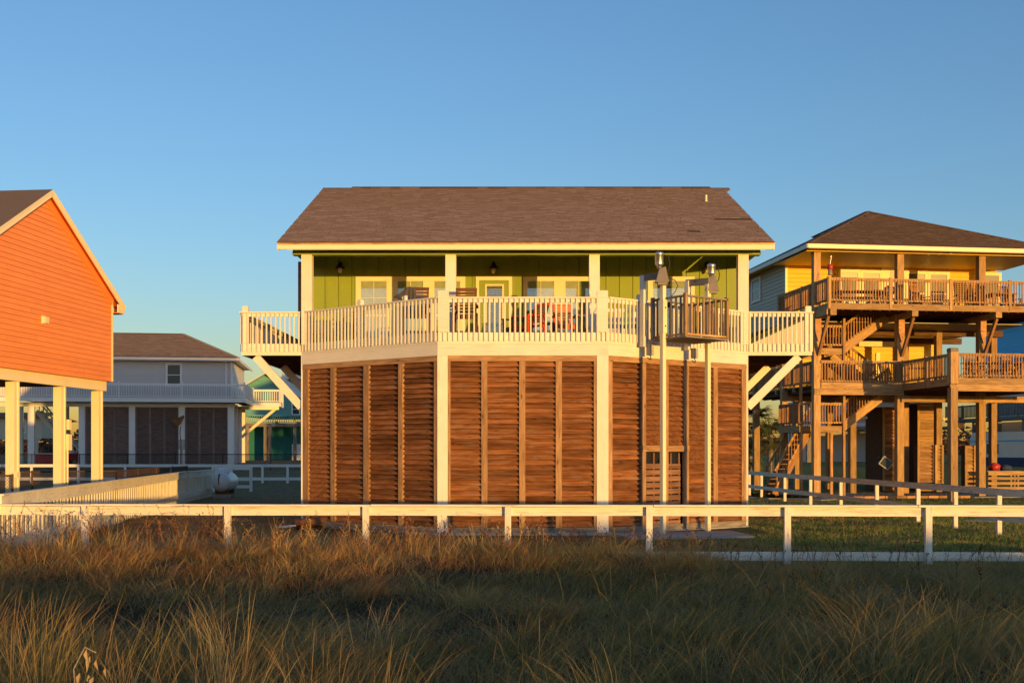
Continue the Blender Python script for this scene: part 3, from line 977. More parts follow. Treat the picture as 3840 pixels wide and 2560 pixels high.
# towel hanging behind the left bay rail, small cups and cushions
def at_left(px, dy=0.0, z=0):
    t = on_panel(BL, FL, px)
    fr, L = frame(BL, FL)
    return fr @ Vector((t, dy, z))
p = at_left(1518, 0.03, 5.472)
mug = MB().lathe([(0.005, 0.0), (0.043, 0.0), (0.045, 0.02), (0.045, 0.115), (0.040, 0.115), (0.038, 0.02), (0.004, 0.015)], Matrix.Translation(p), 16).build('mug', MUGC)
tag(mug, 'cream mug standing on the left bay handrail beside the draped chair', 'mug')
MB().path([p + Vector(q) for q in ((-0.043, 0, 0.095), (-0.075, 0, 0.085), (-0.08, 0, 0.05), (-0.068, 0, 0.03), (-0.043, 0, 0.025))], 0.008).build('handle', MUGC, mug)
def lump(name, mat, c, r, seed, label, cat, sub=20):
    vs = []; fs = []
    n = sub; m = sub // 2
    for j in range(m + 1):
        th = math.pi * j / m
        for i in range(n):
            ph = 2 * math.pi * i / n
            d = Vector((math.sin(th) * math.cos(ph), math.sin(th) * math.sin(ph), math.cos(th)))
            k = 1 + 0.22 * mnoise.noise(d * 2.2 + Vector((seed, seed, 0)))
            vs.append(Vector(c) + Vector((d.x * r[0] * k, d.y * r[1] * k, d.z * r[2] * k)))
    for j in range(m):
        for i in range(n):
            fs.append((j * n + i, (j + 1) * n + i, (j + 1) * n + (i + 1) % n, j * n + (i + 1) % n))
    o = MB().add(vs, fs, 0, True).build(name, mat)
    return tag(o, label, cat)
lump('cushion', PALEY, (PX(1200, 30.2), 30.2, DECK + 0.52), (0.20, 0.14, 0.17), 3.0, 'pale yellow rounded cushion behind the left end of the deck railing', 'cushion')
sb = thing('side_table', 'small dark slatted side table between the two orange chairs', 'table', (PX(2052, 28.5), 28.5, D))
for k in range(5):
    bar(sb, 'top_slat', CHAIRB, (-0.19, -0.16 + k * 0.08, 0.46), (0.19, -0.16 + k * 0.08, 0.46), 0.07, 0.022, W[sb.name])
for a in (-0.16, 0.16):
    for b in (-0.14, 0.14):
        bar(sb, 'leg', CHAIRB, (a, b, 0), (a, b, 0.45), 0.045, 0.045, W[sb.name])
bench = thing('porch_bench', 'white slatted bench with blue cushions behind the right bay railing', 'bench', (PX(2335, 29.6), 29.6, D), R(4))
M = W[bench.name]
for x in (-0.62, 0.62):
    bar(bench, 'leg', WHITE, (x, -0.25, 0), (x, -0.25, 0.62), 0.07, 0.07, M)
    bar(bench, 'leg', WHITE, (x, 0.22, 0), (x, 0.28, 0.98), 0.07, 0.07, M)
    bar(bench, 'armrest', WHITE, (x, -0.30, 0.63), (x, 0.27, 0.63), 0.10, 0.03, M)
for z in (0.50, 0.72, 0.96):
    bar(bench, 'back_rail', WHITE, (-0.62, 0.27, z), (0.62, 0.27, z), 0.03, 0.09, M)
for k in range(9):
    bar(bench, 'back_slat', WHITE, (-0.5 + k * 0.125, 0.27, 0.54), (-0.5 + k * 0.125, 0.27, 0.92), 0.05, 0.02, M)
for k in range(5):
    bar(bench, 'seat_slat', WHITE, (-0.64, -0.22 + k * 0.1, 0.42), (0.64, -0.22 + k * 0.1, 0.42), 0.085, 0.025, M)
bar(bench, 'apron', WHITE, (-0.62, -0.26, 0.36), (0.62, -0.26, 0.36), 0.025, 0.1, M)
for x in (-0.30, 0.30):
    q = MB().box(-0.27, 0.27, -0.24, 0.20, 0.436, 0.55, M @ Matrix.Translation((x, 0, 0))).build('bench_cushion', BLUEC)
    tag(q, 'blue seat cushion on the white porch bench, %s half' % ('left' if x < 0 else 'right'), 'cushion', 'blue cushions on the white bench')

# low weathered board lying by the left corner of the louvers
log = thing('driftwood_board', 'brown rolled mat with a white tipped board lying at the left foot of the louvers', 'board', (-4.7, 28.35, 0))
MB().lathe([(0.01, 0), (0.11, 0.0), (0.13, 0.05), (0.13, 0.75), (0.10, 0.82), (0.01, 0.82)], Matrix.Translation((-5.35, 28.3, 0.13)) @ Matrix.Rotation(R(86), 4, 'Y') @ Matrix.Rotation(R(8), 4, 'X'), 12).build('roll', SLAT, log)
bar(log, 'white_tip', WHITE, (-5.78, 28.25, 0.05), (-5.30, 28.22, 0.10), 0.12, 0.04)
bar(log, 'plank', GREYWOOD, (-4.6, 28.12, 0.14), (-3.1, 27.15, 0.07), 0.05, 0.15)

# ------------------------------------------------------------------ white fence along the front of the yard
ff = thing('front_fence', 'white wooden fence with a flat cap rail running across the front of the yard', 'fence', (0, 19.85, 0))
def fY(x):
    return 19.85 - 0.03 * x
pp = []
for px in (-735, -205, 325, 857, 1375, 1905, 2433, 2950, 3478, 4008, 4540):
    y = 19.85
    x = (px - CX) / F * y
    y = fY(x)
    pp.append(((px - CX) / F * y, y))
for i, (x, y) in enumerate(pp):
    g = float(ground_h(x, y)) - 0.3
    bar(ff, 'post', FENCE, (x, y - 0.045, g), (x + random.uniform(-0.01, 0.01), y - 0.045, 0.968), 0.108, 0.09)
for (x0, y0), (x1, y1) in zip(pp[:-1], pp[1:]):
    s = random.uniform(-0.006, 0.006)
    bar(ff, 'top_rail', FENCE, (x0 + 0.004, y0 + 0.022, 0.885 + s), (x1 - 0.004, y1 + 0.022, 0.885 - s), 0.04, 0.15)
    bar(ff, 'bottom_rail', FENCE, (x0 + 0.004, y0 + 0.022, 0.12 + s), (x1 - 0.004, y1 + 0.022, 0.12), 0.04, 0.15)
cx = [-12.2, -7.35, -2.45, 2.43, 6.93, 12.2]
for a, b in zip(cx[:-1], cx[1:]):
    j = random.uniform(-0.004, 0.004)
    bar(ff, 'cap_board', FENCE, (a + 0.004, fY(a) - 0.02, 0.987 + j), (b - 0.004, fY(b) - 0.02, 0.987 - j), 0.16, 0.034)

# ------------------------------------------------------------------ white plank fence on the left
pf = thing('plank_fence', 'long white plank fence with mossy top boards receding along the left side', 'fence', (-10, 30, 0))
def plank_run(a, b, zt, n_posts, label=None):
    fr, L = frame(a, b)
    n = int(L / 0.147)
    for k in range(n):
        x = k * 0.147 + 0.0735
        q = fr @ Vector((x, 0, 0))
        g = float(ground_h(q.x, q.y))
        dy = -0.012 if k % 2 else -0.045
        bar(pf, 'plank', PLANKW, (x, dy, g + 0.02), (x, dy, zt - 0.03 + random.uniform(-0.006, 0.006)), 0.116 + random.uniform(-0.006, 0.006), 0.024, fr)
    k = 0
    seg = L / n_posts
    for i in range(n_posts):
        for (z, h) in ((zt - 0.13, 0.235), (0.28, 0.17)):
            bar(pf, 'rail', PLANKW, (i * seg + 0.003, 0.032, z), ((i + 1) * seg - 0.003, 0.032, z), 0.04, h, fr)
        bar(pf, 'cap_board', PLANKW, (i * seg + 0.003, 0.015, zt), ((i + 1) * seg - 0.003, 0.015, zt), 0.15, 0.03, fr)
    for i in range(n_posts + 1):
        bar(pf, 'post', PLANKW, (i * seg, -0.06, -0.2), (i * seg, -0.06, zt - 0.02), 0.09, 0.09, fr)
    return fr
plank_run((-12.2, 43.0), (-8.98, 20.05), 1.16, 10)
plank_run((-12.62, 48.2), (-12.2, 43.05), 1.14, 2)

# ------------------------------------------------------------------ back fence, gate panel, chain link
bf = thing('back_fence', 'white two rail fence behind the left yard in front of the grey house', 'fence', (-14, 60, 0.2))
xs = [PX(p, 60) for p in (-230, -56, 120, 296, 471, 643, 812, 985, 1079, 1250)]
for i, x in enumerate(xs):
    g = float(ground_h(x, 60))
    bar(bf, 'post', GREYW, (x, 59.95, g - 0.2), (x, 59.95, 1.22), 0.11, 0.10)
for a, b in zip(xs[:-1], xs[1:]):
    for z in (1.16, 0.47):
        bar(bf, 'rail', GREYW, (a + 0.003, 60.02, z), (b - 0.003, 60.02, z), 0.04, 0.15)
gp = thing('fence_gate', 'short white three rail fence panel behind the propane tank', 'fence', (PX(870, 53), 53, 0.1))
for px in (800, 868, 942):
    x = PX(px, 53)
    bar(gp, 'post', GREYW, (x, 52.95, -0.05), (x, 52.95, 1.17), 0.12, 0.10)
for z in (1.12, 0.62, 0.28):
    bar(gp, 'rail', GREYW, (PX(797, 53), 53.02, z), (PX(945, 53), 53.02, z), 0.04, 0.14)
cl = thing('chain_link_fence', 'dark chain link fence with thin top rail in front of the grey house', 'fence', (-22, 72, 0.6))
zc = PZ(1703, 72)
xa, xb_ = PX(-60, 72), PX(1129, 72)
MB().tube((xa, 72, zc), (xb_, 72, zc), 0.028).build('top_rail', BLACK, cl)
x = xa
while x < xb_:
    g = float(ground_h(x, 72))
    MB().tube((x, 72, g - 0.1), (x, 72, zc + 0.05), 0.03).build('post', BLACK, cl)
    x += 3.0
def mesh_wires(a, b, z0, z1, step, r, parent, mat, z0b=None):
    fr, L = frame(a, b)
    m = MB()
    h = z1 - z0
    k = -h
    while k < L:
        for s in (1, -1):
            p, q = (k, k + h) if s > 0 else (k + h, k)
            za, zb2 = z0, z1
            lo, hi = sorted((p, q))
            c0, c1 = max(0, lo), min(L, hi)
            if c1 - c0 < 0.02:
                continue
            f = lambda t: z0 + (t - p) / (q - p) * h
            m.bar(fr @ Vector((c0, 0.005 * s, f(c0))), fr @ Vector((c1, 0.005 * s, f(c1))), r * 2, r * 2)
        k += step
    o = m.build('wire_mesh', mat, parent)
    o['kind'] = 'stuff'
mesh_wires((xa, 72), (xb_, 72), 0.55, zc, 0.16, 0.006, cl, BLACK)
cn = thing('chain_link_fence', 'rusty chain link fence around the stilts of the orange house', 'fence', (-14, 38, 0))
RUSTP = plain('rusty_pipe', (0.10, 0.055, 0.035), 0.7, 0.2, 0.3, 0.3)
for (a, b) in (((-16.9, 33.8), (-12.9, 37.4)), ((-12.9, 37.4), (-13.6, 48.0)), ((-16.5, 28.0), (-13.2, 30.3))):
    MB().tube((a[0], a[1], 1.28), (b[0], b[1], 1.28), 0.024).build('top_rail', RUSTP, cn)
    n = max(2, int(math.hypot(b[0] - a[0], b[1] - a[1]) / 2.6))
    for i in range(n + 1):
        t = i / n
        x, y = a[0] + (b[0] - a[0]) * t, a[1] + (b[1] - a[1]) * t
        MB().tube((x, y, -0.1), (x, y, 1.32), 0.03).build('post', RUSTP, cn)
    mesh_wires(a, b, 0.04, 1.27, 0.085, 0.0035, cn, RUSTP)

# propane tank
tk = thing('propane_tank', 'white horizontal propane tank with domed cover and a rust streak by the plank fence', 'propane tank', (-11.75, 47.2, 0))
ax = Vector((0.0, 1.0, 0)).normalized()
cT = Vector((PX(824, 46.7) + 0.05, 46.7, 0.66))
T = Matrix(((ax.x, -ax.y, 0, cT.x), (ax.y, ax.x, 0, cT.y), (0, 0, 1, cT.z), (0, 0, 0, 1)))
prof = []
r = 0.385
for k in range(9):
    t = math.pi / 2 * k / 8
    prof.append((max(0.004, r * math.sin(t)), -0.30 * math.cos(t)))
prof += [(r, 0.02), (r, 1.35)]
for k in range(1, 9):
    t = math.pi / 2 * k / 8
    prof.append((max(0.004, r * math.cos(t)), 1.35 + 0.30 * math.sin(t)))
RX = Matrix(((0, 0, 1, 0), (0, 1, 0, 0), (-1, 0, 0, 0), (0, 0, 0, 1)))
MB().lathe(prof, T @ RX, 28).build('tank_body', TANKW, tk)
MB().lathe([(0.005, 0.56), (0.12, 0.56), (0.21, 0.52), (0.235, 0.46), (0.235, 0.33)], T @ Matrix.Translation((0.45, 0, 0)), 20).build('dome_cover', TANKW, tk)
for x in (0.15, 1.15):
    MB().box(x - 0.05, x + 0.05, -0.26, 0.26, -0.50, -0.29, T).build('foot', RUST, tk)
    MB().box(x - 0.14, x + 0.14, -0.33, 0.33, -0.66, -0.50, T).build('footing_block', CONC, tk)
st = MB()
for k in range(7):
    a0, a1 = R(62 - k * 11), R(62 - (k + 1) * 11)
    w0 = 0.042 - 0.004 * k
    def sp(a, dy):
        rr = r + 0.004
        t = math.pi / 2 - a if a > 0 else math.pi / 2 - a
        return T @ Vector((-0.302 * math.cos(a) * 0.99 - 0.004, dy, rr * math.sin(a)))
    st.add([sp(a0, 0.02 - w0), sp(a0, 0.02 + w0), sp(a1, 0.02 + w0 * 0.9), sp(a1, 0.02 - w0 * 0.9)], [(0, 1, 2, 3)])
st.build('rust_streak', RUST, tk)

# ------------------------------------------------------------------ two rail white fence on the right
rf = thing('side_fence', 'white two rail fence receding along the right side of the yard, rails in shade', 'fence', (11, 34, 0))
a0, a1 = Vector((10.2, 48.2)), Vector((11.35, 20.4))
cols = (2805, 2850, 2937, 3033, 3146, 3280, 3434, 3573, 3736, 3925)
ptsR = []
for px in cols:
    k = (px - CX) / F
    d = a1 - a0
    t = (k * a0.y - a0.x) / (d.x - k * d.y)
    ptsR.append(a0 + d * t)
ptsR.append(Vector((11.35, 20.2)))
for q in ptsR:
    bar(rf, 'post', FENCE, (q.x + 0.06, q.y, -0.2), (q.x + 0.06, q.y, 0.93), 0.10, 0.10)
for p, q in zip(ptsR[:-1], ptsR[1:]):
    for z in (0.995, 0.42):
        bar(rf, 'rail', FENCE, (p.x - 0.012, p.y - 0.004, z), (q.x - 0.012, q.y + 0.004, z), 0.04, 0.155 if z > 0.9 else 0.14)
# ------------------------------------------------------------------ generic house pieces
def siding(parent, a, b, z0, z1, mat, step=0.15, top=None, name='siding_board', th=0.02, holes=(), joints=False):
    """lapped boards along plan line a-b, facing the side left of... local -y; top(x) limits the height (gables)"""
    fr, L = frame(a, b)
    n = int(math.ceil((z1 - z0) / step))
    for k in range(n):
        z = z0 + k * step
        x0, x1 = 0.0, L
        if top is not None:
            xs = [x for x in np.linspace(0, L, 161) if top(x) > z + step * 0.35]
            if len(xs) < 3:
                continue
            x0, x1 = xs[0], xs[-1]
        segs = [(x0, x1)]
        for (h0, h1, g0, g1) in holes:
            if g0 < z + step * 0.6 and g1 > z + step * 0.4:
                ns = []
                for s0, s1 in segs:
                    if h0 > s0:
                        ns.append((s0, min(s1, h0)))
                    if h1 < s1:
                        ns.append((max(s0, h1), s1))
                segs = [s for s in ns if s[1] - s[0] > 0.03]
        cut = []
        for s0, s1 in segs:
            if joints and s1 - s0 > 3.0:
                j = s0 + (s1 - s0) * random.uniform(0.2, 0.8)
                cut += [(s0, j - 0.002), (j + 0.002, s1)]
            else:
                cut.append((s0, s1))
        for s0, s1 in cut:
            bar(parent, name, mat, (s0, -th * 0.6, z + step * 0.5), (s1, -th * 0.6, z + step * 0.5), 0.016, step * 0.96, fr, (0, 0.12, 1))
    return fr, L

def simple_window(parent, fr, x0, x1, z0, z1, trim, tw=0.09, dark=DARKGLASS, name='window', y=-0.03):
    m = MB()
    for (a, b, c, d) in ((x0 - tw, x1 + tw, z1, z1 + tw), (x0 - tw, x1 + tw, z0 - tw, z0), (x0 - tw, x0, z0, z1), (x1, x1 + tw, z0, z1)):
        m.box(a, b, y - 0.03, y + 0.02, c, d, fr)
    mid = (z0 + z1) / 2
    m.box(x0, x1, y - 0.02, y, mid - 0.025, mid + 0.025, fr)
    w = m.build(name, trim, parent)
    MB().box(x0, x1, y - 0.012, y + 0.012, z0, z1, fr).build('pane', dark, w)
    return w

def rail_run(parent, a, b, z_deck, mat, bmat, height=0.95, spacing=0.125, post_every=2.4, base=True, bw=0.035, topw=0.09, individual=True, z_rim=None, rim=None, dz=0.0, posts=True, up=0.0):
    """railing along plan line a-b: posts, top and bottom rails, balusters; dz = rise from a to b"""
    fr, L = frame(a, b)
    zt = z_deck + height
    r = MB()
    r.bar((0, 0, zt), (L, 0, zt + dz), topw * 0.45, topw, (0, 0, 1), fr)
    if base:
        r.bar((0, 0, z_deck + 0.12), (L, 0, z_deck + 0.12 + dz), 0.04, 0.07, (0, 0, 1), fr)
    rl = r.build('railing', mat, parent)
    n = max(1, int(L / spacing))
    mm = MB()
    for k in range(n):
        x = (k + 0.5) * L / n
        d = dz * x / L
        p0, p1 = (x, -0.03, z_deck + 0.09 + d), (x, -0.03, zt + 0.02 + d)
        if individual:
            bar(rl, 'baluster', bmat, p0, p1, bw, bw, fr)
        else:
            mm.bar(p0, p1, bw, bw, (0, 1, 0), fr)
    if not individual:
        mm.build('balusters', bmat, rl)['kind'] = 'stuff'
    if posts:
        npst = max(1, round(L / post_every))
        for k in range(npst + 1):
            x = L * k / npst
            d = dz * k / npst
            bar(rl, 'rail_post', mat, (x, 0.0, z_deck - 0.22 + d), (x, 0.0, zt + 0.10 + up + d), 0.10, 0.10, fr)
    return rl

def hip_roof(parent, fr, a0, a1, b0, b1, ze, apex, mats, over=0.0):
    """apex: list of one or two ridge points (a, b, z) in the frame"""
    c = [Vector((a0, b0, ze)), Vector((a1, b0, ze)), Vector((a1, b1, ze)), Vector((a0, b1, ze))]
    p = [Vector(q) for q in apex]
    r = MB()
    if len(p) == 1:
        p = [p[0], p[0]]
    r.add([fr @ v for v in c + p], [(0, 1, 5, 4), (1, 2, 5), (2, 3, 4, 5), (3, 0, 4)] if p[0] != p[1] else [(0, 1, 4), (1, 2, 4), (2, 3, 4), (3, 0, 4)], 0)
    r.box(a0 + 0.02, a1 - 0.02, b0 + 0.02, b1 - 0.02, ze - 0.06, ze - 0.03, fr, 1)
    return r.build('roof', mats, parent)

# ------------------------------------------------------------------ orange house on the left
oh = thing('orange_house', 'orange clapboard stilt house with a cream trimmed gable, cut by the left edge', 'house', (-16, 32, 0))
oB = Vector((-12.58, 36.0)); oD = Vector((-0.107, -0.994))
oA = oB + oD * 8.2
frO, LO = frame((oA.x, oA.y), (oB.x, oB.y))      # x from the near corner to the far corner, y into the house
slope = 0.585
peak = 9.16
def ort_(x):
    return peak - slope * abs(x - 4.1)
def otop(x):
    return peak - slope * abs(x - 4.1) - 0.10
ob = MB()
ob.prism([(0, 0.03, 4.1), (LO, 0.03, 4.1), (LO, 0.03, otop(LO)), (4.1, 0.03, otop(4.1)), (0, 0.03, otop(0))], (0, 12, 0), 0, frO)
ow = ob.build('wall', ORANGE, oh)
siding(ow, (oA.x, oA.y), (oB.x, oB.y), 4.10, 9.05, ORANGE, 0.143, otop, joints=True)
for (x0, x1) in ((-0.05, 4.1), (4.1, LO + 0.05)):
    bar(oh, 'frieze_board', ORANGE, (x0, -0.03, ort_(x0) - 0.14), (x1, -0.03, ort_(x1) - 0.14), 0.03, 0.24, frO)
bar(oh, 'corner_board', CREAM, (LO + 0.01, -0.01, 4.1), (LO + 0.01, -0.01, otop(LO)), 0.07, 0.07, frO)
orf = MB()
e0, e1 = -0.55, LO + 0.50
def ort(x):
    return peak - slope * abs(x - 4.1)
for (x0, x1) in ((e0, 4.1), (4.1, e1)):
    orf.prism([(x0, -0.24, ort(x0)), (x1, -0.24, ort(x1)), (x1, -0.24, ort(x1) + 0.04), (x0, -0.24, ort(x0) + 0.04)], (0, 12.6, 0), 0, frO)
orf = orf.build('roof', SHINGD, oh)
for (x0, x1) in ((e0 + 0.02, 4.1), (4.1, e1 - 0.02)):
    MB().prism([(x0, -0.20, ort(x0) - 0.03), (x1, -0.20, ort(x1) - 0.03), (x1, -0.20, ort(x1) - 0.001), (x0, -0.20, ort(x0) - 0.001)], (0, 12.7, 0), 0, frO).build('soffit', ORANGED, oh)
    bar(oh, 'rake_board', CREAM, (x0, -0.225, ort(x0) - 0.065), (x1, -0.225, ort(x1) - 0.065), 0.03, 0.17, frO)
    bar(oh, 'rake_trim', CREAM, (x0, -0.248, ort(x0) - 0.005), (x1, -0.248, ort(x1) - 0.005), 0.02, 0.06, frO)
for x in (e0 + 0.02, e1 - 0.02):
    bar(oh, 'fascia', CREAM, (x, -0.2, ort(x) - 0.1), (x, 12.2, ort(x) - 0.1), 0.03, 0.2, frO)
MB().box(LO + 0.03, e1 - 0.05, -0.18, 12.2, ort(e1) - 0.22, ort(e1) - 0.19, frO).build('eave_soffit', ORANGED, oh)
MB().box(LO + 0.03, e1 - 0.06, -0.21, -0.18, ort(e1) - 0.2, ort(e1) + 0.06, frO).build('eave_return', CREAM, oh)
# round vent box on the wall
k = (160 - CX) / F
s = None
for i in range(400):
    q = frO @ Vector((i * LO / 400, 0, 0))
    if s is None and q.x / q.y > k:
        s = i * LO / 400; qv = q
vz = PZ(1200, qv.y)
vb = MB().box(s - 0.10, s + 0.10, -0.13, -0.02, vz - 0.09, vz + 0.09, frO).box(s - 0.12, s + 0.12, -0.05, -0.02, vz - 0.11, vz + 0.11, frO)
vb.build('wall_vent', CREAM, oh)
# girder and stilts
MB().box(-0.2, LO - 0.12, 0.10, 0.20, 3.80, 4.098, frO).build('girder', CREAM, oh)
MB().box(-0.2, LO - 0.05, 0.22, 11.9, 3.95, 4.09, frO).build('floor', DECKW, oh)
for i, s_ in enumerate((0.29, 2.63, 5.17, 7.65)):
    x = LO - s_
    bar(oh, 'stilt', CREAM, (x, 0.33, -0.1), (x, 0.33, 3.80), 0.25, 0.25, frO)
    bar(oh, 'conduit_board', CREAM, (x + 0.06, 0.19, 0.2), (x + 0.06, 0.19, 3.80), 0.06, 0.03, frO)
for y in (4.4, 8.4):
    for s_ in (0.29, 2.63, 5.17):
        x = LO - s_
        bar(oh, 'stilt', CREAM, (x, y, -0.1), (x, y, 3.95), 0.25, 0.25, frO)
x = LO - 2.63
MB().box(x + 0.14, x + 0.34, 0.12, 0.24, 1.95, 2.42, frO).build('meter_box', CREAM, oh)
MB().tube(frO @ Vector((x + 0.22, 0.2, 0.1)), frO @ Vector((x + 0.22, 0.2, 1.95)), 0.03).build('conduit', CREAM, oh)
MB().box(x + 0.20, x + 0.33, 0.13, 0.22, 2.55, 2.85, frO).build('meter_box', CREAM, oh)
x = LO - 5.17
MB().box(x - 0.2, x - 0.03, 0.09, 0.20, 1.22, 1.36, frO).build('outlet_box', CREAM, oh)

# ------------------------------------------------------------------ grey house behind on the left
GO = Vector((-20.1, 82.0))
ga = R(8)
frG = Matrix.Translation((GO.x, GO.y, 0)) @ Matrix.Rotation(ga, 4, 'Z')
gh = thing('grey_house', 'grey stilt house with hip roof, white deck railing and brown louvered enclosure', 'house', (GO.x, GO.y, 0.98))
def G(a, b):
    q = frG @ Vector((a, b, 0))
    return (q.x, q.y)
g0 = 0.9
gb = MB().box(-16, 0.0, 0.3, 10.0, 5.7, 8.45, frG).build('wall', GREY, gh)
siding(gb, G(-12.5, 0.28), G(0.0, 0.28), 5.65, 8.42, GREY, 0.19)
siding(gb, G(0.02, 0.3), G(0.02, 10.0), 5.65, 8.42, GREYW, 0.19)
bar(gh, 'corner_board', GREYW, (0.03, 0.25, 5.65), (0.03, 0.25, 8.42), 0.14, 0.14, frG)
bar(gh, 'downspout', GREYW, (-0.35, 0.2, 5.65), (-0.35, 0.2, 8.4), 0.12, 0.08, frG)
simple_window(gh, frG, -4.42, -3.56, 6.62, 8.05, GREYW, 0.14, y=0.22)
gr = hip_roof(gh, frG, -17, 0.55, -0.35, 10.9, 8.50, [(-13.0, 5.2, 10.7), (-4.1, 5.2, 10.7)], [SHINGG, GREYW])
eg = (Vector((0, 5.55, 2.2)))
gv = frG.to_3x3() @ eg
gu = frG.to_3x3() @ Vector((1, 0, 0))
shingles(gr, frG @ Vector((-13.0, -0.36, 8.52)), gu, gv, 13.55, eg.length, lambda u, v: u < 13.5 - v * 4.65 / eg.length, [SHINGG, SHEDGE], 0, 0.16, 0.3, 0.6, th=0.03)
bar(gr, 'hip_cap', SHINGG, (0.55, -0.35, 8.55), (-4.1, 5.2, 10.76), 0.3, 0.06, frG)
bar(gr, 'ridge_cap', SHINGD, (-13.0, 5.2, 10.74), (-4.1, 5.2, 10.74), 0.3, 0.06, frG)
bar(gh, 'fascia', GREYW, (-17, -0.37, 8.42), (0.55, -0.37, 8.42), 0.04, 0.2, frG)
bar(gh, 'fascia', GREYW, (0.57, -0.35, 8.42), (0.57, 10.9, 8.42), 0.04, 0.2, frG)
# deck
MB().prism([(-16, -1.2, 5.5), (1.05, -1.2, 5.5), (1.05, 6.0, 5.5), (3.1, 6.0, 5.5), (3.1, 9.5, 5.5), (0, 9.5, 5.5), (0, 0.3, 5.5), (-16, 0.3, 5.5)], (0, 0, 0.12), 0, frG).build('deck', DECKW, gh)
for a, b in (((-16, -1.22), (1.05, -1.22)), ((1.05, -1.2), (1.05, 6.0)), ((1.05, 6.0), (3.1, 6.0)), ((3.1, 6.0), (3.1, 9.5))):
    q, w_ = G(*a), G(*b)
    fr, L = frame(q, w_)
    bar(gh, 'rim_board', GREYW, (0, 0, 5.49), (L, 0, 5.49), 0.05, 0.29, fr)
    rail_run(gh, q, w_, 5.62, GREYW, GREYW, 0.95, 0.165, 4.0, bw=0.05, topw=0.14, individual=True, up=0.1)
bar(gh, 'girder', GREYW, (-16, -0.02, 5.17), (0.3, -0.02, 5.17), 0.2, 0.28, frG)
for i in range(6):
    a = -3.4 * i
    bar(gh, 'stilt', GREYW, (a, -0.02, g0 - 0.1), (a, -0.02, 5.04), 0.42, 0.3, frG)
for a in (-16.5, -13.2, -10.2):
    bar(gh, 'stilt', GREYW, (a + 0.4, 6.5, g0), (a + 0.4, 6.5, 5.35), 0.36, 0.3, frG)
for b in (3.3, 6.6, 9.5):
    bar(gh, 'stilt', GREYW, (0.0, b, g0), (0.0, b, 5.35), 0.3, 0.3, frG)
# louvered enclosure
MB().box(-10.0, -0.1, 0.2, 9.0, g0, 5.04, frG).build('enclosure', DECKW, gh)
BRDK = wood('dark_brown_louver_wood', (0.15, 0.095, 0.078), (0.27, 0.18, 0.15), (0.36, 0.255, 0.215), 0.7, 0.25, knots=False)
for bay in range(3):
    x0 = -3.4 * (bay + 1) + 0.24
    x1 = -3.4 * bay - 0.24
    pn = MB().box(x0, x1, 0.10, 0.14, g0, 5.0, frG).build('louver_panel', BRDK, gh)
    for m_ in range(4):
        xx = x0 + (x1 - x0) * m_ / 3
        bar(pn, 'mullion', BRDK, (xx, 0.02, g0), (xx, 0.02, 5.0), 0.16, 0.05, frG)
    n = 24
    sl_ = MB()
    for i in range(n):
        z = g0 + 0.1 + i * (3.95 / n)
        sl_.bar((x0, 0.05, z + 0.08), (x1, 0.05, z + 0.08), 0.02, 0.20, (0, 0.12, 0.15), frG)
    sl_.build('slats', BRDK, pn)['kind'] = 'stuff'
# right side of the enclosure: pale posts and slats
for b in (1.2, 2.4, 3.6, 4.8):
    bar(gh, 'side_batten', GREYW, (-0.02, b, g0), (-0.02, b, 5.04), 0.06, 0.12, frG)
bar(gh, 'brace', CREAM, (0.15, 6.6, 3.0), (2.9, 6.2, 5.3), 0.14, 0.2, frG)
bar(gh, 'outer_beam', CREAM, (0.1, 6.1, 5.22), (3.0, 6.1, 5.22), 0.2, 0.25, frG)
# stairs under the open bay
for i in range(11):
    MB().box(-14.6 + i * 0.26, -14.3 + i * 0.26, 5.2, 6.2, 1.2 + (10 - i) * 0.36, 1.26 + (10 - i) * 0.36, frG).build('stair_tread', GREYW, gh)
for y in (5.15, 6.2):
    bar(gh, 'stair_stringer', GREYW, (-14.6, y, 4.9), (-11.6, y, 1.05), 0.06, 0.28, frG)
    bar(gh, 'stair_rail', GREYW, (-14.6, y, 5.8), (-11.6, y, 2.0), 0.06, 0.12, frG)
    for i in range(10):
        x = -14.4 + i * 0.3
        z = 4.9 - (i * 0.3 + 0.2) * 1.28
        bar(gh, 'stair_baluster', GREYW, (x, y, z), (x, y, z + 0.95), 0.05, 0.05, frG)
# small things on the stilts
a = -3.4
MB().box(a - 0.18, a + 0.24, -0.36, -0.18, 2.05, 2.75, frG).build('meter_box', BOXGREY, gh)
MB().tube(frG @ Vector((a + 0.02, -0.25, 0.9)), frG @ Vector((a + 0.02, -0.25, 2.05)), 0.05).build('conduit', BOXGREY, gh)
wv = thing('whirligig', 'brown leaf shaped yard ornament on a thin stalk in front of the grey house louvers', 'yard ornament', (frG @ Vector((a + 0.0, -0.8, g0))))
Mw = W[wv.name]
MB().path([Mw @ Vector(p) for p in ((0, 0, 0), (0.05, 0, 1.6), (-0.02, 0, 2.3), (0.02, 0, 2.75))], 0.03).build('stalk', RUST, wv)
MB().prism([(-0.75, -0.02, 3.35), (-0.3, -0.02, 3.30), (0.25, -0.02, 3.55), (0.28, -0.02, 3.4), (0.05, -0.02, 2.95), (-0.2, -0.02, 2.75), (-0.5, -0.02, 3.0)], (0, 0.05, 0), 0, Mw).build('leaf_plate', RUST, wv)
cooler = thing('red_cooler', 'red box with white lid under the open end of the grey house', 'cooler', (PX(178, 84), 84, g0))
q = W[cooler.name]
MB().box(-0.75, 0.75, -0.4, 0.4, 0.0, 0.75, q).build('box', REDP, cooler)
MB().box(-0.78, 0.78, -0.43, 0.43, 0.75, 0.86, q).build('lid', GREYW, cooler)
cart = thing('red_wheelbarrow', 'red wheelbarrow tipped beside the stairs under the grey house', 'wheelbarrow', (PX(297, 85), 85, g0))
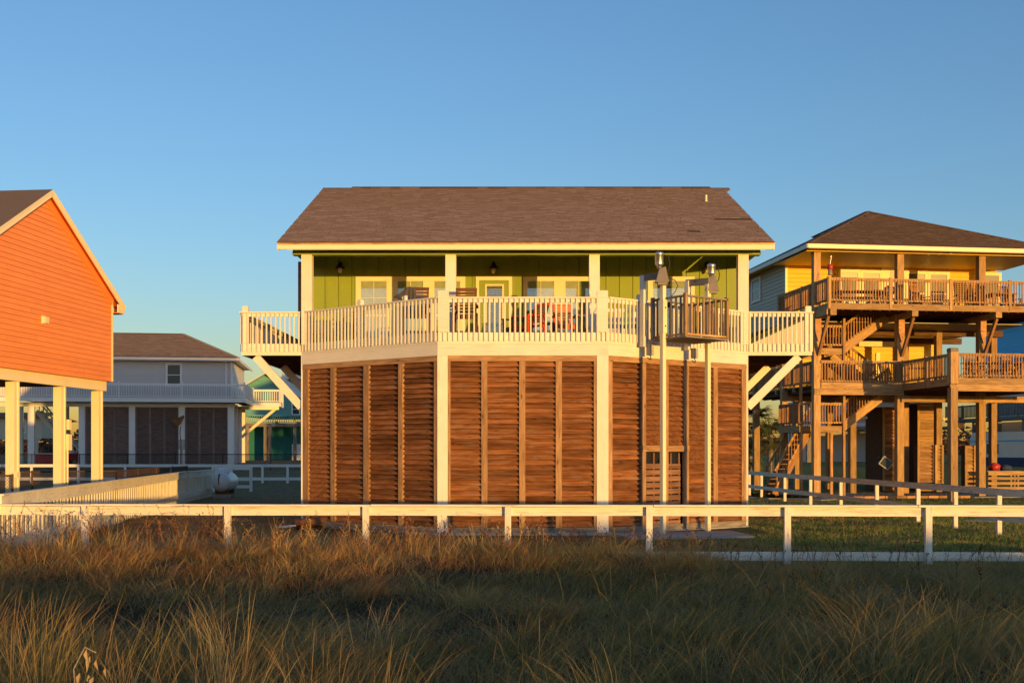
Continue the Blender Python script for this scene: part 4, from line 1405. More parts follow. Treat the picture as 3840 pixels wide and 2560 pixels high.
q = W[cart.name]
MB().add([q @ Vector(p) for p in ((-0.8, -0.3, 0.35), (0.6, -0.3, 0.25), (0.6, 0.3, 0.25), (-0.8, 0.3, 0.35), (-1.0, -0.45, 0.8), (0.8, -0.45, 0.95), (0.8, 0.45, 0.95), (-1.0, 0.45, 0.8))], MB.BF).build('tray', REDP, cart)
MB().tube(q @ Vector((-0.7, -0.08, 0.2)), q @ Vector((-0.7, 0.08, 0.2)), 0.2, 0.2, 14).build('wheel', BLACK, cart)
for y in (-0.3, 0.3):
    MB().tube(q @ Vector((-0.6, y * 0.4, 0.3)), q @ Vector((1.4, y, 0.7)), 0.03).build('handle', GREYWOOD, cart)

# ------------------------------------------------------------------ teal house far behind
TY = 114.0
th_ = thing('teal_house', 'teal stilt house with pale gable roof seen under the left deck bracket', 'house', (PX(1050, TY), TY, 1.0))
t0, t1 = PX(905, TY), PX(1260, TY)
zA = PZ(1404, TY); zEv = PZ(1452, TY)
tx = PX(1000, TY)
zdk = PZ(1560, TY)
tw = MB()
tw.prism([(t0, TY, zdk), (PX(1128, TY), TY, zdk), (PX(1128, TY), TY, PZ(1500, TY)), (tx, TY, zA), (t0, TY, zEv - 0.2)], (0, 12, 0))
tw = tw.build('wall', TEAL, th_)
siding(tw, (t0, TY - 0.01), (PX(1128, TY), TY - 0.01), zdk, zA - 0.1, TEAL, 0.2, lambda x: min(zEv - 0.2 + x * (zA - zEv + 0.2) / (tx - t0), zA - (x - (tx - t0)) * 0.75))
rfm = MB()
rfm.prism([(t0 - 0.5, TY - 0.7, zEv - 0.45), (tx, TY - 0.7, zA + 0.05), (tx, TY - 0.7, zA + 0.2), (t0 - 0.5, TY - 0.7, zEv - 0.3)], (0, 13, 0))
rfm.prism([(tx, TY - 0.7, zA + 0.05), (PX(1140, TY), TY - 0.7, PZ(1500, TY)), (PX(1140, TY), TY - 0.7, PZ(1500, TY) + 0.15), (tx, TY - 0.7, zA + 0.2)], (0, 13, 0))
rfm.prism([(tx - 0.4, TY + 9, zA + 0.1), (PX(1180, TY), TY + 9, PZ(1395, TY)), (PX(1180, TY), TY + 9, PZ(1320, TY)), (PX(995, TY), TY + 9, PZ(1340, TY))], (0, 6, 0))
rfm.build('roof', TEALROOF, th_)
for (za, zb3, m_) in ((PZ(1600, TY), PZ(1588, TY), GREYWOOD),):
    MB().box(t0, PX(1180, TY), TY - 2.4, TY, za, zb3).build('deck', m_, th_)
rail_run(th_, (t0, TY - 2.4), (PX(1180, TY), TY - 2.4), PZ(1590, TY), TEAL, TEAL, 0.80, 0.22, 4.2, bw=0.07, topw=0.12, individual=False)
for px in (1013, 1030, 1122, 948):
    bar(th_, 'stilt', GREYWOOD, (PX(px, TY), TY - 2.2, 0.9), (PX(px, TY), TY - 2.2, PZ(1600, TY)), 0.28, 0.28)
MB().box(t0, PX(1180, TY), TY + 0.3, TY + 8, 0.9, PZ(1600, TY)).build('lower_wall', DTEAL, th_)
fT = Matrix.Translation((0, TY, 0))
simple_window(th_, fT, PX(1098, TY), PX(1122, TY), PZ(1552, TY), PZ(1515, TY), GREYW, 0.12)
bar(th_, 'white_door', GREYW, (PX(1110, TY), TY + 0.2, 1.0), (PX(1110, TY), TY + 0.2, 2.6), 0.9, 0.06)
# ------------------------------------------------------------------ yellow house on the right
YO = Vector((12.62, 47.6)); YA = R(7.7)
frY = Matrix.Translation((YO.x, YO.y, 0)) @ Matrix.Rotation(YA, 4, 'Z')
yh = thing('yellow_house', 'tall yellow stilt house with two pine decks, zigzag stairs and a dark hip roof', 'house', (YO.x, YO.y, 0))
def yw(a, b, z=0.0):
    return frY @ Vector((a, b, z))
def y2(a, b):
    q = yw(a, b)
    return (q.x, q.y)
ca, sa_ = math.cos(YA), math.sin(YA)
def ya(px, b):
    """coordinate along the front where the view ray of column px meets depth b"""
    k = (px - CX) / F
    x0, yy0 = YO.x - sa_ * b, YO.y + ca * b
    return (k * yy0 - x0) / (ca - k * sa_)
def yz(py, a, b):
    return PZ(py, yw(a, b).y)
def yp(px, py, b):
    a = ya(px, b)
    return Vector((a, b, yz(py, a, b)))
def yb(name, mat, p0, p1, w, h, up=(0, 0, 1), parent=None):
    return bar(parent or yh, name, mat, p0, p1, w, h, frY, up)
UD, LD = 7.90, 4.70         # deck levels
EV = 10.41                  # eave
AR = 10.4                   # right end of the house
WB = 3.37                   # depth of the front wall behind the pole line
# roof
apex = (4.24, 4.24, 12.80)
yr = hip_roof(yh, frY, -0.6, AR, -0.6, 15.0, EV, [apex, (4.24, 10.5, 12.80)], [SHINGD, YELLOW])
vec = Vector((0, 4.84, apex[2] - EV)); vl = vec.length
vn = frY.to_3x3()
shingles(yr, yw(-0.6, -0.63, EV + 0.015), vn @ Vector((1, 0, 0)), vn @ vec, AR + 0.6, vl, lambda u, v: v / vl * 4.84 < u < (AR + 0.6) - v / vl * (AR - 4.24), [SHINGD, SHEDGE], 0, 0.15, 0.22, 0.42, th=0.022)
for (c0_, c1_h) in (((-0.6, -0.6, EV + 0.03), (4.24, 4.24, 12.84)), ((AR, -0.6, EV + 0.03), (4.24, 4.24, 12.84)), ((4.24, 4.24, 12.83), (4.24, 10.5, 12.83))):
    yb('hip_cap', SHINGD, c0_, c1_h, 0.26, 0.05, (0, 0, 1), yr)
yb('fascia', CREAM, (-0.6, -0.62, EV - 0.09), (AR, -0.62, EV - 0.09), 0.03, 0.17)
yb('fascia', GREYW, (-0.62, -0.6, EV - 0.09), (-0.62, 15.0, EV - 0.09), 0.03, 0.17)
yb('eave_trim', BROWNT, (-0.55, -0.45, EV - 0.19), (AR, -0.45, EV - 0.19), 0.3, 0.02)
yb('porch_beam', YELLOW, (-0.2, -0.02, EV - 0.17), (AR - 0.3, -0.02, EV - 0.17), 0.24, 0.13)
MB().box(-0.55, AR - 0.05, -0.35, WB, EV - 0.26, EV - 0.235, frY).build('porch_ceiling', YELLOW, yh)
# walls of the upper storey
yl = MB().box(0.03, AR - 0.4, WB + 0.03, 14.5, UD - 0.3, EV - 0.1, frY).build('wall', YELLOW, yh)
CURT = plain('grey_curtain', (0.20, 0.19, 0.17), 0.6)
wins = [(3152, 3214), (3235, 3297), (3405, 3467), (3488, 3549), (3687, 3743)]
siding(yl, y2(0.05, WB), y2(AR - 0.4, WB), UD, EV - 0.25, YELLOW, 0.19, joints=True)
siding(yl, y2(0.0, 14.4), y2(0.0, WB), UD - 0.3, EV - 0.1, TAN, 0.17)
bar(yh, 'corner_board', CREAM, (0.0, WB - 0.02, UD), (0.0, WB - 0.02, EV - 0.25), 0.10, 0.10, frY)
frW = frY @ Matrix.Translation((0, WB, 0))
for i, (p, q) in enumerate(wins):
    x0, x1 = ya(p, WB), ya(q, WB)
    z1 = yz(1021 + i * 3, x0, WB)
    simple_window(yh, frW, x0, x1, UD + 0.25, z1, CREAM, 0.13)
    bl = MB().box(x0 + 0.04, x1 - 0.04, -0.046, -0.043, UD + 0.9, z1 - 0.22, frW)
    bl.build('curtain', CURT, yh.children[-1])
# glazed double door
x0, x1 = ya(3302, WB), ya(3402, WB)
zd = yz(1004, x0, WB)
dm = MB()
dm.box(x0, x1, -0.07, -0.02, UD, zd, frW)
dm = dm.build('door', CREAM, yh)
for k in range(2):
    xa = x0 + 0.42 + k * 0.36
    MB().box(xa, xa + 0.26, -0.078, -0.07, UD + 0.3, zd - 0.14, frW).build('pane', DARKGLASS, dm)
# window on the tan side wall
frS, LS = frame(y2(0.0, 14.4), y2(0.0, WB))
def side_x(px):
    return on_panel(y2(0.0, 14.4), y2(0.0, WB), px)
s0, s1 = sorted((side_x(2826), side_x(2853)))
qy = (frS @ Vector(((s0 + s1) / 2, 0, 0))).y
simple_window(yh, frS, s0, s1, PZ(1125, qy), PZ(1050, qy), GREYW, 0.1, y=-0.05)

# big poles, from the ground to the eave along the front, shorter ones behind
for a in (0.0, 3.65, 7.3, 10.2):
    yb('pole', PINE, (a, 0, -0.2), (a, 0, EV - 0.24), 0.29, 0.29, (0, 1, 0))
for (a, b, zt) in ((0.0, 3.6, UD - 0.3), (0.0, 7.2, UD - 0.3), (0.0, 10.8, UD - 0.3), (3.2, 3.6, LD - 0.4), (3.65, 7.2, UD - 0.3), (5.6, 3.4, UD - 0.3), (7.3, 3.6, UD - 0.3), (7.3, 7.2, UD - 0.3), (2.1, 7.4, LD - 0.4), (10.2, 4.0, UD - 0.3)):
    yb('pole', PINE, (a, b, -0.2), (a, b, zt), 0.27, 0.27, (0, 1, 0))
# upper deck
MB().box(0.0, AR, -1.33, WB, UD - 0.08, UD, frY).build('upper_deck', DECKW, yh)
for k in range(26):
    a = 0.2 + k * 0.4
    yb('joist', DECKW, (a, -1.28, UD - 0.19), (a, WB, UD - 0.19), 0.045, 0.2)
yb('rim_board', PINE, (0.0, -1.36, UD - 0.13), (6.2, -1.36, UD - 0.13), 0.05, 0.25)
yb('rim_board', PINE, (6.205, -1.36, UD - 0.13), (AR, -1.36, UD - 0.13), 0.05, 0.25)
yb('rim_board', PINE, (-0.03, -1.33, UD - 0.13), (-0.03, WB + 0.8, UD - 0.13), 0.05, 0.25)
yb('rim_board', PINE, (-0.06, -1.30, UD - 0.33), (-0.06, WB + 0.8, UD - 0.33), 0.05, 0.27)
for a in (0.16, 3.65, 7.3):
    yb('deck_girder', PINE, (a, -1.40, UD - 0.37), (a, 6.0, UD - 0.37), 0.26, 0.24)
rail_run(yh, y2(0.0, -1.36), y2(AR, -1.36), UD, PINE, PINER, 0.96, 0.118, 2.45, topw=0.13)
rail_run(yh, y2(-0.03, WB + 0.8), y2(-0.03, -1.33), UD, PINE, PINER, 0.96, 0.118, 2.45, topw=0.13)
for a in (0.0, 3.65, 7.3):
    yb('knee_brace', PINER, (a + 0.04, -0.16, UD - 2.0), (a + 0.04, -1.15, UD - 0.50), 0.10, 0.15)
    MB().prism([(a - 0.12, -0.17, UD - 0.5), (a + 0.14, -0.17, UD - 0.5), (a + 0.14, -0.17, UD - 1.1), (a + 0.01, -0.17, UD - 1.45), (a - 0.12, -0.17, UD - 1.1)], (0, -0.05, 0), 0, frY).build('pole_cleat', PINER, yh)
# wall pieces and ceiling of the middle level
MB().box(0.2, AR - 0.5, 0.8, 13.5, UD - 0.52, UD - 0.49, frY).build('mid_ceiling', TAN, yh)
mw = MB().box(1.6, ya(3530, 7.5), 7.5, 13.5, LD, UD - 0.52, frY).build('mid_wall', YELLOW, yh)
siding(mw, y2(1.6, 7.48), y2(ya(3530, 7.5), 7.48), LD, UD - 0.55, YELLOW, 0.19)
for (p, q) in ((3286, 3300),):
    MB().box(ya(p, 7.4), ya(q, 7.4), 7.40, 7.44, LD + 0.1, LD + 2.0, frY).build('mid_door', CREAM, yh)
MB().box(ya(3222, 4.4), ya(3380, 4.4), 4.4, 4.7, yz(1296, 2, 4.4), yz(1277, 2, 4.4), frY).build('storage_shelf', PALEY, yh)
yb('mid_beam', DECKW, (0, 3.6, UD - 0.62), (AR, 3.6, UD - 0.62), 0.22, 0.28)
yb('mid_beam', DECKW, (0, 7.2, UD - 0.62), (AR, 7.2, UD - 0.62), 0.22, 0.28)
# lower deck: straight part, then a wing that comes forward on the right
AW = 3.75; BW = -4.17
MB().prism([(0, -0.1, LD - 0.09), (AW, -0.1, LD - 0.09), (AW, BW, LD - 0.09), (AR, BW, LD - 0.09), (AR, 9.0, LD - 0.09), (0, 9.0, LD - 0.09)], (0, 0, 0.08), 0, frY).build('lower_deck', DECKW, yh)
for k in range(24):
    a = 0.2 + k * 0.42
    yb('joist', DECKW, (a, (-0.1 if a < AW else BW + 0.05), LD - 0.19), (a, 9.0, LD - 0.19), 0.045, 0.2)
yb('rim_board', PINE, (0.15, -0.17, LD - 0.06), (AW, -0.17, LD - 0.06), 0.05, 0.24)
yb('rim_board', PINE, (-0.16, -0.20, LD - 0.32), (AW, -0.20, LD - 0.32), 0.06, 0.26)
yb('rim_board', PINE, (AW, -0.15, LD - 0.11), (AW, BW, LD - 0.11), 0.05, 0.28)
yb('rim_board', PINE, (AW + 0.14, BW - 0.03, LD - 0.09), (AR, BW - 0.03, LD - 0.09), 0.05, 0.24)
yb('rim_board', PINE, (AW - 0.14, BW - 0.07, LD - 0.35), (AR, BW - 0.07, LD - 0.35), 0.06, 0.26)
yb('deck_girder', PINE, (AW - 0.1, -0.2, LD - 0.60), (7.28, -0.2, LD - 0.60), 0.08, 0.26)
yb('deck_girder', PINE, (7.29, -0.2, LD - 0.60), (AR, -0.2, LD - 0.60), 0.08, 0.26)
yb('deck_girder', PINE, (0, 3.4, LD - 0.45), (AR, 3.4, LD - 0.45), 0.1, 0.26)
yb('pole', PINE, (AW, BW, -0.3), (AW, BW, LD - 0.35), 0.28, 0.28, (0, 1, 0))
yb('pole', PINE, (AW, BW, LD - 0.2), (AW, BW, LD + 1.02), 0.30, 0.30, (0, 1, 0))
MB().lathe([(0.205, -0.05), (0.225, -0.04), (0.225, 0.05), (0.19, 0.10), (0.01, 0.11)], frY @ Matrix.Translation((AW, BW, LD + 1.07)) @ Matrix.Rotation(R(45), 4, 'Z'), 4, smooth=False).build('post_cap', GREYWOOD, yh)
yb('pole', PINE, (7.3, BW + 0.1, -0.3), (7.3, BW + 0.1, LD - 0.48), 0.28, 0.28, (0, 1, 0))
for (a, b, z) in ((0, -0.235, LD - 0.32), (AW, BW - 0.105, LD - 0.35), (7.3, -0.245, LD - 0.6)):
    for dx in (-0.06, 0.07):
        for dz in (-0.08, 0, 0.08):
            if a == AW and dz == 0:
                continue
            MB().tube(yw(a + dx, b + 0.01, z + dz), yw(a + dx, b - 0.012, z + dz), 0.022, 0.022, 8).build('bolt', BLACK, yh)
rail_run(yh, y2(0.12, -0.17), y2(AW, -0.17), LD, PINE, PINER, 0.92, 0.118, 3.6, topw=0.12, posts=False)
rail_run(yh, y2(AW, -0.17), y2(AW, BW + 0.15), LD, PINE, PINER, 0.92, 0.118, 2.2, topw=0.12)
rail_run(yh, y2(AW + 0.15, BW - 0.03), y2(AR, BW - 0.03), LD, PINE, PINER, 0.92, 0.118, 6.0, topw=0.12, posts=False)
rail_run(yh, y2(0.0, 8.8), y2(0.0, 0.3), LD, PINE, PINER, 0.92, 0.118, 2.2, topw=0.12)
rail_run(yh, y2(AR, BW), y2(AR, 8.8), LD, PINE, PINER, 0.92, 0.25, 2.2, topw=0.12)
# zigzag stairs on the left, built round two landings
SB0, SB1 = 0.9, 2.1            # depth of the stair band
def flight(a0, z0, a1, z1, b0, b1, treads, mat=PINE):
    n = treads
    yb('stringer', mat, (a0, b0, z0), (a1, b0, z1), 0.05, 0.30)
    yb('stringer', mat, (a0, b1, z0), (a1, b1, z1), 0.05, 0.30)
    for i in range(n):
        t = (i + 0.5) / n
        yb('tread', mat, (a0 + (a1 - a0) * t, b0 + 0.03, z0 + (z1 - z0) * t + 0.09), (a0 + (a1 - a0) * t, b1 - 0.03, z0 + (z1 - z0) * t + 0.09), 0.27, 0.04, (0, 0, 1))
        yb('riser', mat, (a0 + (a1 - a0) * (t + 0.5 / n), b0 + 0.03, z0 + (z1 - z0) * t), (a0 + (a1 - a0) * (t + 0.5 / n), b1 - 0.03, z0 + (z1 - z0) * t), 0.02, 0.14, (0, 0, 1))
    for b in (b0 - 0.04, b1 + 0.04):
        rail_run(yh, y2(a0, b), y2(a1, b), z0 + 0.12, PINE, PINER, 0.90, 0.125, 9, topw=0.10, dz=z1 - z0, posts=False)
def landing(a0, a1, b0, b1, z, rails=True):
    MB().box(a0, a1, b0, b1, z - 0.06, z, frY).build('landing', DECKW, yh)
    yb('rim_board', PINE, (a0, b0 - 0.03, z - 0.13), (a1, b0 - 0.03, z - 0.13), 0.05, 0.26)
    yb('rim_board', PINE, (a0 - 0.03, b0, z - 0.13), (a0 - 0.03, b1, z - 0.13), 0.05, 0.26)
    yb('rim_board', PINE, (a0, b1 + 0.03, z - 0.13), (a1, b1 + 0.03, z - 0.13), 0.05, 0.26)
    rail_run(yh, y2(a0, b0 - 0.03), y2(a1, b0 - 0.03), z + 0.02, PINE, PINER, 0.90, 0.118, 9, topw=0.10, posts=False)
    rail_run(yh, y2(a0 - 0.03, b1), y2(a0 - 0.03, b0), z + 0.02, PINE, PINER, 0.90, 0.118, 9, topw=0.10, posts=False)
z1 = 2.98; z2 = 6.25
al0, al1 = ya(3003, 0.6), ya(3160, 0.6)
landing(al0, al1, 0.6, 3.0, z1)
landing(ya(3050, 0.6), al1, 0.6, 3.0, z2)
flight(al1 + 0.05, z1 - 0.05, al1 + 2.05, LD - 0.3, 0.65, 1.75, 7)
flight(al1 + 0.05, z2 - 0.05, al1 + 2.05, UD - 0.3, 0.65, 1.75, 7)
flight(al1 + 2.0, LD - 0.1, al1 + 0.1, z2 - 0.2, 1.95, 2.95, 7)
# first flight rises towards the right, behind the poles on the left
fa0, fa1 = ya(2895, 2.2), al0
flight(fa0, 0.05, fa1 + 0.9, z1 - 0.15, 1.85, 2.95, 13, PINER)
yb('newel_post', FRAMEW, (al1 + 0.02, 0.55, -0.1), (al1 + 0.02, 0.55, z2 + 1.25), 0.10, 0.15, (0, 1, 0))
for px in (3004, 3117):
    a = ya(px, 0.7)
    yb('newel_post', PINER, (a, 0.7, -0.1), (a, 0.7, z1 + (1.0 if px < 3100 else -0.3)), 0.11, 0.11, (0, 1, 0))
a = ya(3004, 0.7)
yb('newel_post', PINER, (a, 0.72, z1 + 1.0), (a, 0.72, LD + 1.3), 0.11, 0.11, (0, 1, 0))
# louvered rooms on the ground level
def yellow_louver(pxa, pxb, b, pyt, pyb, mats=PINE, step=0.15, depth=1.8):
    a0, a1 = ya(pxa, b), ya(pxb, b)
    zt, zb_ = yz(pyt, a0, b), max(0.02, yz(pyb, a0, b))
    pn = MB().box(a0, a1, b + 0.12, b + depth, zb_, zt, frY).build('louver_screen', DECKW, yh)
    for x in (a0 + 0.05, a1 - 0.05):
        yb('mullion', PINE, (x, b, zb_), (x, b, zt), 0.10, 0.06, (0, 1, 0), pn)
    n = int((zt - zb_) / step)
    for i in range(n):
        z = zb_ + (i + 0.5) * (zt - zb_) / n
        yb('slat', mats, (a0 + 0.06, b + 0.05, z), (a1 - 0.06, b + 0.05, z), 0.018, step * 1.25, (0, 0.09, 0.13), pn)
yellow_louver(3310, 3396, 4.6, 1525, 1840, PINER)
yellow_louver(3440, 3530, 5.0, 1512, 1840, PINE)
yellow_louver(3440, 3506, 1.6, 1668, 1808, FRAMEW, depth=0.3)
yellow_louver(3506, 3538, 1.5, 1668, 1812, PINE, depth=0.3)
yellow_louver(3618, 3660, 1.0, 1670, 1822, PINE, depth=0.3)
# horizontal rail fence on the right
a0 = ya(3706, 0.1)
for k, z in enumerate((0.98, 0.76, 0.55, 0.34, 0.13)):
    yb('skirt_slat', PINE, (a0, 0.12 if k else 0.10, z), (AR, 0.12 if k else 0.10, z), 0.03, 0.17 if k == 0 else 0.115)
for a in (a0 + 1.25, a0 + 2.0):
    yb('skirt_post', FRAMEW, (a, 0.18, 0.0), (a, 0.18, 0.9), 0.05, 0.05)
# slab under the house with a brick edge
sl = MB().prism([(-2.5, -1.2, -0.02), (AR + 4, -1.2, -0.02), (AR + 4, 16, -0.02), (-2.5, 16, -0.02)], (0, 0, 0.05), 0, frY).build('carport_slab', SLABC)
sl['kind'] = 'structure'
for k in range(13):
    a = 1.0 + k * 0.46
    if a < AW + 1.9:
        yb('edging_brick', PINER, (a, -1.32, 0.05), (a + 0.43, -1.32, 0.05), 0.2, 0.10)
dw = slab('driveway', [(12.4, 31.5), (20, 26.5), (27, 26.5), (27, 33), (15.5, 34.0)], 0.03, 0.06, SLABC)
pth = slab('yard_path', [(8.0, 50), (12.0, 44.5), (13.5, 46.0), (11.0, 53)], 0.03, 0.05, SLABC)

# lamps, feeder and lantern
fl_ = thing('flood_light', 'tilted black framed work light hanging by a pole of the yellow house', 'lamp', yp(3322, 1735, 0.5) and (yw(*yp(3322, 1735, 0.5))))
q = W[fl_.name] @ Matrix.Rotation(R(-8), 4, 'Z') @ Matrix.Rotation(R(35), 4, 'Y')
MB().box(-0.20, 0.20, -0.06, 0.08, -0.17, 0.17, q).build('lens', DARKGLASS, fl_)
m = MB()
for (a, b, c, d) in ((-0.23, 0.23, 0.17, 0.21), (-0.23, 0.23, -0.21, -0.17), (-0.24, -0.20, -0.17, 0.17), (0.20, 0.24, -0.17, 0.17)):
    m.box(a, b, -0.08, 0.10, c, d, q)
m.build('frame', BOXGREY, fl_)
MB().path([q @ Vector((-0.24, 0, 0)), q @ Vector((-0.34, 0.1, -0.02)), q @ Vector((-0.36, 0.35, 0.1))], 0.03).build('bracket', BLACK, fl_)
rp = yp(3117, 1010, -1.36)
lan = thing('lantern', 'red lantern with a wire hook on the corner post of the upper deck', 'lantern', yw(0.03, -1.36, UD + 1.12))
q = W[lan.name]
MB().lathe([(0.01, 0.0), (0.10, 0.0), (0.10, 0.03), (0.085, 0.05), (0.085, 0.22), (0.01, 0.23)], q, 14).build('globe', GREYWOOD, lan)
MB().lathe([(0.085, 0.22), (0.12, 0.24), (0.12, 0.36), (0.09, 0.42), (0.01, 0.43)], q, 14).build('cap', REDP, lan)
MB().path([q @ Vector(p) for p in ((0, 0, 0.42), (0.02, 0, 0.6), (0.06, 0, 0.72), (0.05, 0, 0.78), (0.0, 0, 0.72))], 0.012).build('hook', METAL, lan)
gull = thing('wall_ornament', 'pale bird shaped ornament fixed to the eave beam of the yellow house', 'ornament', yw(ya(3525, -0.2), -0.2, EV - 0.2))
q = W[gull.name]
for (s, off) in ((-1, -0.22), (1, 0.2)):
    MB().path([q @ Vector(p) for p in ((off - 0.28, 0, -0.06), (off - 0.12, 0, 0.07), (off + 0.05, 0, 0.09), (off + 0.2, 0, 0.02), (off + 0.28, 0, -0.05))], 0.035, 8).build('wing', CREAM, gull)
for (px, py, b) in ((3545, 1572, 0.4), (3240, 1567, 1.8)):
    q = yw(*yp(px, py, b))
    s = thing('spot_light', 'small pale twin spot light on %s' % ('the right stilt under the lower deck' if px > 3400 else 'the stilt beside the lower stair flight'), 'lamp', q, 0, 'spot lights under the yellow house')
    M = W[s.name]
    for dx in (-0.07, 0.07):
        MB().lathe([(0.01, -0.08), (0.035, -0.07), (0.07, 0.05), (0.06, 0.06), (0.01, 0.05)], M @ Matrix.Translation((dx, 0, 0)) @ Matrix.Rotation(R(70), 4, 'X'), 12).build('lamp_head', BULB, s)
    MB().box(-0.05, 0.05, 0.06, 0.12, -0.05, 0.05, M).build('base', BOXGREY, s)

# furniture on the decks of the yellow house
def on_deck(px, b, zd):
    return yw(ya(px, b), b, zd)
up_c = [(3455, 1.2, 25, 'pine rocking chair at the left of the middle pole on the upper yellow deck'), (3614, 0.6, -10, 'dark backed rocking chair left of the upper deck pole, by the rail post'),
        (3688, 0.9, 5, 'pine slatted rocking chair just in front of the right upper pole'), (3790, 1.4, 20, 'pine slatted chair at the far right end of the upper deck')]
first = None
for i, (px, b, rz, lab) in enumerate(up_c):
    loc = on_deck(px, b, UD)
    if i in (0, 1):
        first = slat_chair('rocking_chair', lab, 'chair', loc, YA + R(rz), PINER if i == 0 else CHAIRB, 0.44, 1.28, 0.6, 8, 0.16, 'slatted chairs on the upper deck')
        if i == 0:
            pinec = first
    else:
        c = copy_tree(pinec, Matrix.Translation(loc) @ Matrix.Rotation(YA + R(rz), 4, 'Z'))
        c['label'] = lab
def table(name, label, loc, rz, w, d, h, mat, group=None):
    t = thing(name, label, 'table', loc, rz, group)
    M = W[t.name]
    n = int(d / 0.14)
    for k in range(n):
        y = -d / 2 + (k + 0.5) * d / n
        bar(t, 'top_board', mat, (-w / 2, y, h), (w / 2, y, h), d / n - 0.008, 0.035, M)
    for a in (-w / 2 + 0.15, w / 2 - 0.15):
        for b in (-d / 2 + 0.1, d / 2 - 0.1):
            bar(t, 'leg', mat, (a, b, 0), (a, b, h), 0.08, 0.08, M)
        bar(t, 'apron', mat, (a, -d / 2 + 0.1, h - 0.07), (a, d / 2 - 0.1, h - 0.07), 0.04, 0.09, M)
    return t
def bench_seat(label, loc, rz, w, mat, group):
    t = thing('picnic_bench', label, 'bench', loc, rz, group)
    M = W[t.name]
    for y in (-0.09, 0.09):
        bar(t, 'seat_board', mat, (-w / 2, y, 0.44), (w / 2, y, 0.44), 0.16, 0.035, M)
    for a in (-w / 2 + 0.2, w / 2 - 0.2):
        bar(t, 'leg', mat, (a, -0.12, 0), (a, -0.06, 0.43), 0.08, 0.05, M)
        bar(t, 'leg', mat, (a, 0.12, 0), (a, 0.06, 0.43), 0.08, 0.05, M)
    return t
gT = 'picnic tables on the yellow house decks'
table('picnic_table', 'long pine picnic table at the left end of the upper deck', on_deck(3225, 0.7, UD), YA, 2.2, 0.8, 0.76, PINER, gT)
bench_seat('pine bench on the near side of the left upper deck table', on_deck(3225, 0.05, UD), YA, 2.0, PINER, 'picnic benches')
table('picnic_table', 'pine table between the chairs at the right of the upper deck', on_deck(3750, 0.4, UD), YA, 1.2, 0.8, 0.72, PINER, gT)
grill = thing('kettle_grill', 'small round grey stand beside the upper deck table', 'grill', on_deck(3335, 0.3, UD), 0)
M = W[grill.name]
MB().lathe([(0.02, 0.55), (0.16, 0.60), (0.24, 0.72), (0.25, 0.78), (0.22, 0.90), (0.10, 0.99), (0.02, 1.0)], M, 16).build('bowl', BOXGREY, grill)
for k in range(3):
    t = k * 2.094
    MB().tube(M @ Vector((0.12 * math.cos(t), 0.12 * math.sin(t), 0.62)), M @ Vector((0.26 * math.cos(t), 0.26 * math.sin(t), 0.0)), 0.015).build('leg', BLACK, grill)
low_c = [(3205, 0.9, 10, 'pine slatted chair behind the left end of the lower deck railing'), (3262, 1.3, -15, 'pine slatted chair in the middle of the straight lower railing'),
         (3335, 0.8, 12, 'pine slatted chair near the bend of the lower deck railing'), (3650, -2.6, -8, 'pine slatted chair right of the capped post on the lower deck wing'), (3800, -2.2, 15, 'pine slatted chair at the right edge of the lower deck wing')]
for (px, b, rz, lab) in low_c:
    loc = on_deck(px, b, LD)
    c = copy_tree(pinec, Matrix.Translation(loc) @ Matrix.Rotation(YA + R(rz), 4, 'Z') @ Matrix.Diagonal((0.9, 0.9, 0.78, 1)))
    c['label'] = lab
    c['group'] = 'slatted chairs on the lower deck'
table('picnic_table', 'long pine picnic table on the lower deck wing behind the front railing', on_deck(3725, -2.6, LD), YA, 2.4, 0.8, 0.74, PINER, gT)
bench_seat('pine bench before the picnic table on the lower deck wing', on_deck(3725, -3.3, LD), YA, 2.2, PINER, 'picnic benches')
table('picnic_table', 'pine picnic table behind the sloping looking side rail of the lower deck', on_deck(3440, 0.6, LD), YA, 1.8, 0.8, 0.74, PINER, gT)
bt = thing('bottle', 'small yellow bottle standing on the table near the sunlit wall of the middle deck', 'bottle', yw(ya(3418, 0.8), 0.8, LD + 0.76 ))
MB().lathe([(0.01, 0), (0.07, 0.0), (0.075, 0.03), (0.075, 0.20), (0.03, 0.28), (0.025, 0.34), (0.01, 0.345)], W[bt.name] , 14).build('bottle_body', YELLOW, bt)

# ------------------------------------------------------------------ houses and plants behind the yellow house
bh = thing('blue_house', 'blue stilt house with grey deck seen between the poles of the yellow house', 'house', (PX(3720, 84), 84, 0.9))
BY = 84.0
BA, BB = (38.0, 92.0), (41.6, 64.0)
fB, LB = frame(BA, BB)
zb0, zb1 = PZ(1322, BY), PZ(1180, BY)
bw_ = MB().box(0, LB, 0.05, 10, zb0 - 0.3, zb1, fB).build('wall', BLUE, bh)
siding(bw_, BA, BB, zb0, zb1, BLUE, 0.21)
bar(bh, 'band_board', WHITE, (0, -0.05, zb0 - 0.06), (LB, -0.05, zb0 - 0.06), 0.05, 0.14, fB)
MB().prism([(-0.8, -0.8, zb1), (LB + 0.8, -0.8, zb1), (LB + 0.8, 5, zb1 + 2.4), (-0.8, 5, zb1 + 2.4)], (0, 0, 0.15), 0, fB).build('roof', SHINGG, bh)
zdk2 = PZ(1558, BY)
MB().box(-3.5, LB, -1.5, 0.1, zdk2 - 0.25, zdk2, fB).build('deck', GREYWOOD, bh)
MB().box(0.0, LB, 0.1, 0.3, zdk2, zb0 - 0.3, fB).build('lower_wall', GREY, bh)
q0, q1 = fB @ Vector((-3.5, -1.5, 0)), fB @ Vector((LB, -1.5, 0))
rail_run(bh, (q0.x, q0.y), (q1.x, q1.y), zdk2, GREYWOOD, GREYWOOD, 1.0, 0.2, 2.6, bw=0.06, topw=0.12, individual=True)
